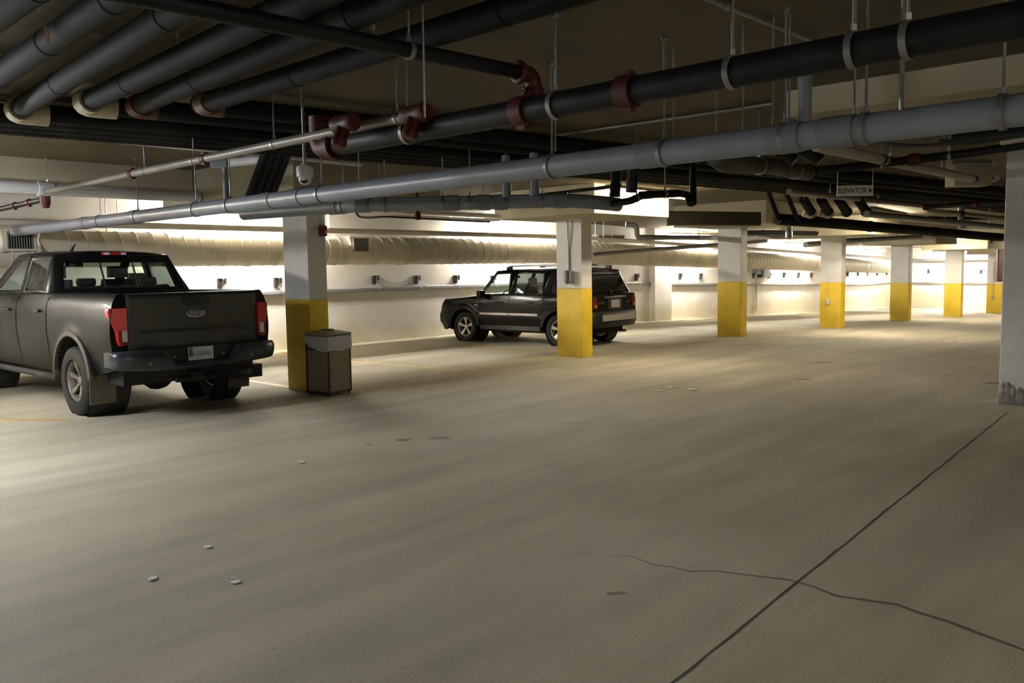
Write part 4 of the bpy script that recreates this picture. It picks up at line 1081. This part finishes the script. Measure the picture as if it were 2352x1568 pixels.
    text('plate_number', 'A106841', .085, mat('plate_ink', (.10, .16, .12), .5), pl, (.059, -.01, .715), (PI/2, 0, -PI/2), sx=.80)
    MB().box((.0585, .10, .69), (.06, .15, .795)).build('plate_picture', M['oval'], pl)
    MB().cyl((.0585, .05, .785), (.06, .05, .785), .006, 8).build('plate_bolt', M['chrome'], pl)
    # door seams and handles
    for x in (2.0, 3.06, 4.18):
        for s in (1, -1):
            b = MB()
            pts = [V3((x, s*(sinterp(z, zs, ws)+.002), z)) for z in (.50, .6, .75, .98, 1.18, 1.30, 1.38)]
            b.tube(pts, .006, 6); b.build('door_seam', M['dark'], T)
    for x in (2.28, 3.34):
        for s in (1, -1):
            MB().box((x-.09, s*.975, 1.19), (x+.09, s*1.01, 1.225)).build('door_handle', M['black'], T, bevel=.008)
    for s in (1, -1):
        b = MB(); b.cyl((1.85, s*.93, .40), (4.3, s*.93, .40), .04, 12); b.build('running_board', M['under'], T)
        t3 = text('door_lettering', 'XLT', .045, M['chrome'], T, (3.30, s*.968, 1.30), (PI/2, 0, PI if s > 0 else 0), ext=.002)
    # cab
    def Y(z): return .885-(z-1.42)*.30
    def sp(s, x, z): return V3((x, s*Y(z), z))
    b = MB(); gl = []
    RB, RT = 2.02, 2.24
    for s in (1, -1):
        oc = [(RB, 1.40), (3.06, 1.40), (3.06, 1.925), (RT+.06, 1.90)]; ic = [(2.34, 1.46), (2.98, 1.46), (2.98, 1.84), (2.42, 1.84)]
        cellframe(b, [sp(s, *p) for p in oc], [sp(s, *p) for p in ic]); gl.append(('rear_door_window', 'privacy', [sp(s, *p) for p in ic]))
        oc = [(3.06, 1.40), (4.42, 1.39), (3.55, 1.92), (3.06, 1.925)]; ic = [(3.14, 1.46), (4.16, 1.45), (3.50, 1.85), (3.14, 1.85)]
        cellframe(b, [sp(s, *p) for p in oc], [sp(s, *p) for p in ic]); gl.append(('front_door_window', 'glass', [sp(s, *p) for p in ic]))
    oc = [V3((RB, .885, 1.40)), V3((RB, -.885, 1.40)), V3((RT+.06, -.741, 1.90)), V3((RT+.06, .741, 1.90))]
    ic = [V3((RB+.035, .74, 1.455)), V3((RB+.035, -.74, 1.455)), V3((RT-.01, -.66, 1.80)), V3((RT-.01, .66, 1.80))]
    cellframe(b, oc, ic)
    gp = ic
    oc = [V3((4.42, .89, 1.39)), V3((4.42, -.89, 1.39)), V3((3.55, -.735, 1.92)), V3((3.55, .735, 1.92))]
    ic = [V3((4.34, .79, 1.43)), V3((4.34, -.79, 1.43)), V3((3.60, -.67, 1.88)), V3((3.60, .67, 1.88))]
    cellframe(b, oc, ic); gl.append(('windscreen', 'glass', ic))
    rows = []
    for i in range(13):
        q = i/12; x = (RT+.06)+(3.55-RT-.06)*q; z0 = 1.90+.022*q; r = []
        for j in range(13):
            a = -1+2*j/12; r.append(V3((x, .741*a, z0+.055*(1-abs(a)**3.5)*min(1, .35+q*6, .35+(1-q)*6))))
        rows.append(r)
    b.grid(rows)
    b.build('cab', M['tpaint'], T, solid=.03, ang=30)
    for nm, mm, ps in gl: MB().poly(ps).build(nm, M[mm], T)
    # rear window: two fixed panes and a sliding middle
    def rp_(y, z): k = (z-1.455)/.345; return V3((RB+.035+(RT-.01-RB-.035)*k, y, z))
    for nm, y0, y1 in (('rear_window', .74, .21), ('rear_window', -.21, -.74), ('sliding_pane', .21, -.21)):
        z0, z1 = 1.455, 1.80; kx = .66/.74 if abs(y0) > .3 or abs(y1) > .3 else 1
        q = [rp_(y0, z0), rp_(y1, z0), rp_(y1*(kx if abs(y1) > .3 else 1), z1), rp_(y0*(kx if abs(y0) > .3 else 1), z1)]
        MB().poly(q).build(nm, M['glass'] if nm == 'sliding_pane' else M['glass'], T)
    for y in (.21, -.21): MB().tube([rp_(y, 1.455), rp_(y, 1.80)], .012, 8).build('window_divider', M['black'], T)
    b = MB(); b.box((RT+.0, -.145, 1.895), (RT+.09, .145, 1.935)); bl = b.build('third_brake_light', M['red'], T, bevel=.005)
    for s in (1, -1): MB().box((RT-.008, s*.075, 1.90), (RT+.02, s*.14, 1.93)).build('cargo_lens', M['clear'], bl)
    MB().tube([(2.9, .3, 1.96), (2.82, .3, 2.03), (2.75, .3, 2.05)], [.025, .015, .008], 8).build('roof_antenna', M['black'], T)
    # interior
    def seat(x, y, w=.26):
        b = MB(); b.box((x, y-w, .95), (x+.50, y+w, 1.12)); b.hexa([(x-.10, y-w, 1.05), (x+.06, y-w, 1.05), (x+.06, y+w, 1.05), (x-.10, y+w, 1.05)], [(x-.20, y-w*.8, 1.58), (x-.10, y-w*.8, 1.58), (x-.10, y+w*.8, 1.58), (x-.20, y+w*.8, 1.58)])
        b.box((x-.20, y-.13, 1.60), (x-.10, y+.13, 1.76)); b.cyl((x-.15, y-.05, 1.5), (x-.15, y-.05, 1.62), .01, 6)
        b.build('seat', M['seat'], T, bevel=.03)
    seat(3.35, .42); seat(3.35, -.42)
    b = MB(); b.box((2.3, -.7, 1.0), (2.75, .7, 1.15)); b.box((2.18, -.7, 1.05), (2.30, .7, 1.50)); b.box((2.17, .28, 1.5), (2.25, .52, 1.60)); b.box((2.17, -.52, 1.5), (2.25, -.28, 1.60)); b.build('rear_bench', M['seat'], T, bevel=.03)
    b = MB(); b.box((4.0, -.75, 1.1), (4.35, .75, 1.38)); b.build('dashboard', M['seat'], T, bevel=.03)
    b = MB(); b.torus((3.9, .42, 1.32), (1, 0, .5), .18, .015, 20, 6); b.build('steering_wheel', M['black'], T)
    b = MB(); b.box((3.62, -.12, 1.76), (3.66, .12, 1.83)); b.build('rear_view_mirror', M['black'], T, bevel=.01)
    for s in (1, -1):
        b = MB(); b.box((4.0, s*.93, 1.42), (4.10, s*1.22, 1.66)); b.build('door_mirror', M['black'], T, bevel=.02)
        MB().box((5.62, s*.55, 1.0), (5.80, s*.86, 1.18)).build('headlight', M['clear'], T, bevel=.02)
    b = MB(); b.box((5.76, -.6, .80), (5.85, .6, 1.15)); b.build('radiator_grille', M['black'], T, bevel=.01)
    b = MB(); b.box((5.70, -.95, .50), (5.95, .95, .76)); b.build('front_bumper', M['bump'], T, bevel=.03)
    return T

def suv(loc, th):
    rz = PI-th
    T = thing('sport_utility_vehicle', 'glossy black boxy off-road car parked behind the second column', 'car', loc, rz)
    arches = ((.88, .405), (3.52, .405)); zc = .34
    zs = [.28, .40, .60, .80, .93, 1.02, 1.08]; ws = [.82, .85, .872, .875, .872, .855, .83]
    xs = {.06, .10, .2, .35, 1.5, 1.8, 2.1, 2.4, 2.7, 2.95, 3.0, 3.04, 4.0, 4.15, 4.25, 4.32, 4.36}
    for xc, R in arches:
        for i in range(0, 25):
            a = PI*i/24; xs.add(round(xc-R*math.cos(a), 4))
        xs.add(round(xc-R-.004, 4)); xs.add(round(xc+R+.004, 4))
    xs = sorted(xs)
    def sec(x):
        zb = interp(x, [.06, .45, 1.3, 3.1, 4.0, 4.36], [.42, .34, .30, .30, .32, .42])
        for xc, R in arches:
            d = abs(x-xc)
            if d <= R: zb = max(zb, zc+math.sqrt(max(0, R*R-d*d)))
        zt = sinterp(x, [.06, 2.98, 3.10, 4.15, 4.30, 4.36], [1.07, 1.05, 1.03, .96, .88, .72])
        k = 1.0-.05*max(0, (.3-x)/.3)**2 - .12*max(0, (x-4.0)/.36)**2
        pts = []
        for j in range(11):
            z = zb+(zt-zb)*j/10
            wv = sinterp(z*1.08/max(zt, .7) if x > 2.9 else z, zs, ws)*k
            for xc, R in arches:
                d = math.hypot(x-xc, z-zc)
                if R <= d < R+.10: wv += .03*min(1, (R+.10-d)/.03)
            pts.append((wv, z))
        wr = pts[-1][0]
        pts += [(wr*(1-q), zt+.012+.022*(1-(1-q)**2)) for q in (.04, .12, .3, .55, .8, 1.0)]
        return pts
    shell(xs, sec, M['jpaint'], 'body', T, ang=32)
    b = MB(); b.box((.3, -.70, .25), (4.1, .70, .45)); b.box((.5, -.5, .22), (1.1, .5, .35)); b.build('underbody', M['under'], T)
    for s in (1, -1):
        for xc, R in arches: MB().lathe([(R-.005, -.36), (R-.005, 0)], (xc, s*.82, zc), (0, s, 0), 28).build('wheel_housing', M['under'], T)
    for s in (1, -1):
        wheel(T, .88, s, .875, .338, .21, .225, 5, M['alloy'], split=True); wheel(T, 3.52, s, .875, .338, .21, .225, 5, M['alloy'], split=True)
        # cladding arches
        for xc, R in arches:
            b = MB(); rows = []
            for i in range(25):
                a = PI*i/24; x = xc-R*math.cos(a); z = zc+R*math.sin(a); R2 = R+.075; x2 = xc-R2*math.cos(a); z2 = zc+R2*math.sin(a)
                rows.append([V3((x, s*.85, z)), V3((x, s*.908, z)), V3((x2, s*.903, z2)), V3((x2, s*.87, z2))])
            b.grid(rows); b.build('wheel_flare', M['jpaint'], T, solid=.006)
        MB().box((1.36, s*.855, .30), (3.05, s*.885, .40)).build('sill', M['jtrim'], T, bevel=.01)
        MB().box((1.42, s*.868, .625), (2.20, s*.892, .675)).build('side_moulding', M['silver'], T, bevel=.004)
        MB().box((2.22, s*.868, .625), (3.05, s*.892, .675)).build('side_moulding', M['silver'], T, bevel=.004)
        for x in (1.62, 2.48):
            MB().box((x-.09, s*.872, .90), (x+.09, s*.905, .925)).build('door_handle', M['jpaint'], T, bevel=.006)
        text('wing_badge', 'Jeep', .055, M['chrome'], T, (3.16, s*.879, .84), (PI/2, 0, PI if s > 0 else 0), ext=.002)
        b = MB(); b.box((2.88, s*.87, 1.03), (2.98, s*.90, 1.08)); b.box((2.86, s*.89, 1.02), (2.98, s*1.07, 1.17)); b.build('door_mirror', M['jpaint'], T, bevel=.02)
        MB().box((4.16, s*.60, .73), (4.30, s*.80, .80)).build('indicator_lamp', M['amber'], T, bevel=.01)
        MB().lathe([(0, .0), (.09, .0), (.1, -.03)], (4.345, s*.52, .80), (1, 0, 0), 20).build('headlight', M['clear'], T)
        # tail lights
        b = MB(); b.hexa([(.03, s*.70, .80), (.03, s*.80, .80), (.16, s*.862, .80), (.16, s*.70, .80)], [(.05, s*.68, 1.04), (.05, s*.78, 1.04), (.17, s*.842, 1.04), (.17, s*.68, 1.04)])
        tl = b.build('tail_light', M['redd'], T, bevel=.01)
        MB().box((.028, s*.715, .82), (.05, s*.795, .88)).build('amber_lens', M['amber'], tl)
        # roof rails
        b = MB(); b.tube([(.60, s*.60, 1.655), (.66, s*.60, 1.685), (1.5, s*.60, 1.70), (2.35, s*.60, 1.69), (2.45, s*.60, 1.655)], .020, 10); b.build('roof_rail', M['silver'], T)
        for x in (.60, 2.40):
            MB().box((x-.09, s*.575, 1.595), (x+.07, s*.625, 1.68)).build('rail_foot', M['black'], T, bevel=.02)
    for x in (1.0, 2.05):
        b = MB(); b.box((x-.03, -.60, 1.70), (x+.03, .60, 1.72)); b.build('roof_crossbar', M['jtrim'], T, bevel=.006)
    # seams
    for x in (1.30, 2.21, 3.08):
        for s in (1, -1): MB().tube([V3((x, s*(sinterp(z, zs, ws)+.001), z)) for z in (.40, .5, .6, .8, .93, 1.02, 1.05)], .005, 6).build('door_seam', M['dark'], T)
    # greenhouse
    def Y(z): return .832-(z-1.06)*.24
    def sp(s, x, z): return V3((x, s*Y(z), z))
    b = MB(); gl = []
    for s in (1, -1):
        for nm, mm, oc, ic in (
            ('quarter_window', 'privacy', [(.16, 1.06), (1.26, 1.06), (1.26, 1.60), (.40, 1.585)], [(.38, 1.11), (1.10, 1.11), (1.12, 1.52), (.52, 1.52)]),
            ('rear_door_window', 'privacy', [(1.26, 1.06), (2.17, 1.055), (2.17, 1.605), (1.26, 1.60)], [(1.34, 1.11), (2.08, 1.11), (2.08, 1.53), (1.36, 1.53)]),
            ('front_door_window', 'glass', [(2.17, 1.055), (3.12, 1.045), (2.66, 1.59), (2.17, 1.605)], [(2.26, 1.10), (2.98, 1.09), (2.66, 1.52), (2.28, 1.53)])):
            cellframe(b, [sp(s, *p) for p in oc], [sp(s, *p) for p in ic]); gl.append((nm, mm, [sp(s, *p) for p in ic]))
    oc = [V3((.16, .83, 1.06)), V3((.16, -.83, 1.06)), V3((.40, -.705, 1.585)), V3((.40, .705, 1.585))]
    ic = [V3((.175, .74, 1.12)), V3((.175, -.74, 1.12)), V3((.345, -.62, 1.50)), V3((.345, .62, 1.50))]
    cellframe(b, oc, ic); gl.append(('rear_window', 'privacy', ic))
    oc = [V3((3.12, .832, 1.045)), V3((3.12, -.832, 1.045)), V3((2.66, -.703, 1.59)), V3((2.66, .703, 1.59))]
    ic = [V3((3.07, .74, 1.09)), V3((3.07, -.74, 1.09)), V3((2.70, -.65, 1.545)), V3((2.70, .65, 1.545))]
    cellframe(b, oc, ic); gl.append(('windscreen', 'glass', ic))
    rows = []
    for i in range(13):
        q = i/12; x = .40+2.26*q; z0 = 1.585+.02*math.sin(PI*q)+.005*q; r = []
        for j in range(13):
            a = -1+2*j/12; r.append(V3((x, .705*a, z0+.045*(1-abs(a)**4)*min(1, .3+q*6, .3+(1-q)*5))))
        rows.append(r)
    b.grid(rows)
    b.build('cabin', M['jpaint'], T, solid=.025, ang=30)
    for nm, mm, ps in gl: MB().poly(ps).build(nm, M[mm], T)
    MB().hexa([(.30, -.14, 1.55), (.36, -.14, 1.55), (.36, .14, 1.55), (.30, .14, 1.55)], [(.30, -.14, 1.575), (.38, -.14, 1.575), (.38, .14, 1.575), (.30, .14, 1.575)]).build('third_brake_light', M['redd'], T)
    b = MB(); b.tube([(.15, .0, 1.13), (.20, .10, 1.20), (.25, .40, 1.24)], .009, 6); b.cyl((.13, 0, 1.12), (.17, 0, 1.12), .03, 12); b.build('rear_wiper', M['black'], T)
    # lift gate dressing
    b = MB(); b.box((.030, -.42, 1.005), (.065, .42, 1.040)); b.build('chrome_bar', M['chrome'], T, bevel=.006)
    lp = MB().box((.035, -.16, .80), (.045, .16, .96)).build('licence_plate', mat('pale_plate', (.62, .56, .54), .4), T, bevel=.002)
    MB().box((.045, -.26, .76), (.065, .26, 1.0)).build('plate_recess', M['jtrim'], T, bevel=.01)
    text('model_lettering', 'PATRIOT', .06, M['chrome'], T, (.05, .52, .90), (PI/2, 0, -PI/2), ext=.002)
    text('model_lettering', '4x4', .06, M['chrome'], T, (.05, -.52, .90), (PI/2, 0, -PI/2), ext=.002)
    # bumpers
    secs = []
    for y in (.86, .84, .76, .4, 0, -.4, -.76, -.84, -.86):
        a = abs(y); xo = interp(a, [0, .5, .76, .84, .86], [-.06, -.05, -.01, .06, .14])
        secs.append([V3((.30, y, .73)), V3((xo+.03, y, .73)), V3((xo, y, .70)), V3((xo, y, .50)), V3((xo+.06, y, .40)), V3((.30, y, .38))])
    bp = MB().loft(secs).build('rear_bumper', M['jtrim'], T, ang=45)
    MB().box((-.066, -.62, .535), (-.03, .62, .665)).build('bumper_insert', M['silver'], bp, bevel=.006)
    secs = []
    for y in (.86, .83, .74, .4, 0, -.4, -.74, -.83, -.86):
        a = abs(y); xo = interp(a, [0, .5, .74, .83, .86], [4.47, 4.45, 4.40, 4.32, 4.2])
        secs.append([V3((4.05, y, .66)), V3((xo-.04, y, .66)), V3((xo, y, .62)), V3((xo, y, .46)), V3((xo-.08, y, .36)), V3((xo-.14, y, .26)), V3((4.05, y, .28))])
    MB().loft(secs).build('front_bumper', M['jtrim'], T, ang=45)
    b = MB(); b.box((4.34, -.36, .70), (4.38, .36, .88)); b.build('radiator_grille', M['black'], T, bevel=.01)
    b = MB(); b.tube(fillet([(1.2, -.4, .30), (.5, -.5, .27), (.10, -.52, .28)], .1), .028, 12); b.build('exhaust_pipe', M['chrome'], T)
    b = MB(); b.cyl((.88, -.7, .33), (.88, .7, .33), .04, 10); b.box((.7, -.25, .22), (1.05, .25, .36)); b.build('rear_axle', M['under'], T)
    def seat(x, y):
        b = MB(); b.box((x, y-.24, .62), (x+.46, y+.24, .78)); b.hexa([(x-.06, y-.24, .70), (x+.08, y-.24, .70), (x+.08, y+.24, .70), (x-.06, y+.24, .70)], [(x-.18, y-.18, 1.24), (x-.08, y-.18, 1.24), (x-.08, y+.18, 1.24), (x-.18, y+.18, 1.24)])
        b.box((x-.2, y-.12, 1.27), (x-.12, y+.12, 1.43)); b.build('seat', M['seat'], T, bevel=.025)
    seat(2.1, .36); seat(2.1, -.36); seat(1.15, .38); seat(1.15, -.38)
    MB().box((2.80, -.7, .8), (3.1, .7, 1.06)).build('dashboard', M['seat'], T, bevel=.03)
    MB().torus((2.68, .36, 1.03), (1, 0, .5), .17, .014, 20, 6).build('steering_wheel', M['black'], T)
    MB().box((2.66, -.11, 1.42), (2.70, .11, 1.48)).build('rear_view_mirror', M['black'], T, bevel=.01)
    return T
truck((-3.56, 9.80, 0), .741)
suv((2.21, 17.85, 0), .681)

# ================================================================== WORLD, CAMERA, VIEW
w = bpy.data.worlds.new('World'); SC.world = w; w.use_nodes = True
w.node_tree.nodes['Background'].inputs[0].default_value = (.5, .5, .5, 1); w.node_tree.nodes['Background'].inputs[1].default_value = .0
cd = bpy.data.cameras.new('Camera'); cam = bpy.data.objects.new('Camera', cd); COL.objects.link(cam)
cd.sensor_width = 36.; cd.lens = F*36/2352; cd.clip_end = 200
cam.location = O
# look along +Y, pitch down, roll
cam.matrix_world = Matrix.Translation(O) @ Matrix.Rotation(PI/2-PIT, 4, 'X') @ Matrix.Rotation(-ROL, 4, 'Z')
SC.camera = cam
SC.view_settings.view_transform = 'Standard'; SC.view_settings.look = 'None'; SC.view_settings.gamma = 1; SC.view_settings.use_curve_mapping = False
SC.view_settings.exposure = 2.82
SC.cycles.max_bounces = 6; SC.cycles.diffuse_bounces = 4; SC.cycles.transparent_max_bounces = 10
SC.cycles.use_light_tree = True; SC.cycles.sample_clamp_indirect = 6
SC.cycles.caustics_reflective = False; SC.cycles.caustics_refractive = False
for o in bpy.data.objects:
    if '_org' in o: del o['_org']
# turn the whole place so that the building's own axes are the world axes
RB3 = Matrix.Rotation(-(PI/2-TH), 4, 'Z')
def bake(o, top):
    plain = abs(o.rotation_euler.x)+abs(o.rotation_euler.y)+abs(o.rotation_euler.z) < 1e-6
    if plain and o.type in ('MESH', 'EMPTY'):
        o.location = RB3 @ o.location
        if o.type == 'MESH': o.data.transform(RB3)
        for c in o.children: bake(c, False)
    else:
        o.matrix_local = RB3 @ o.matrix_local
bpy.context.view_layer.update()
for o in [o for o in bpy.data.objects if o.parent is None]: bake(o, True)
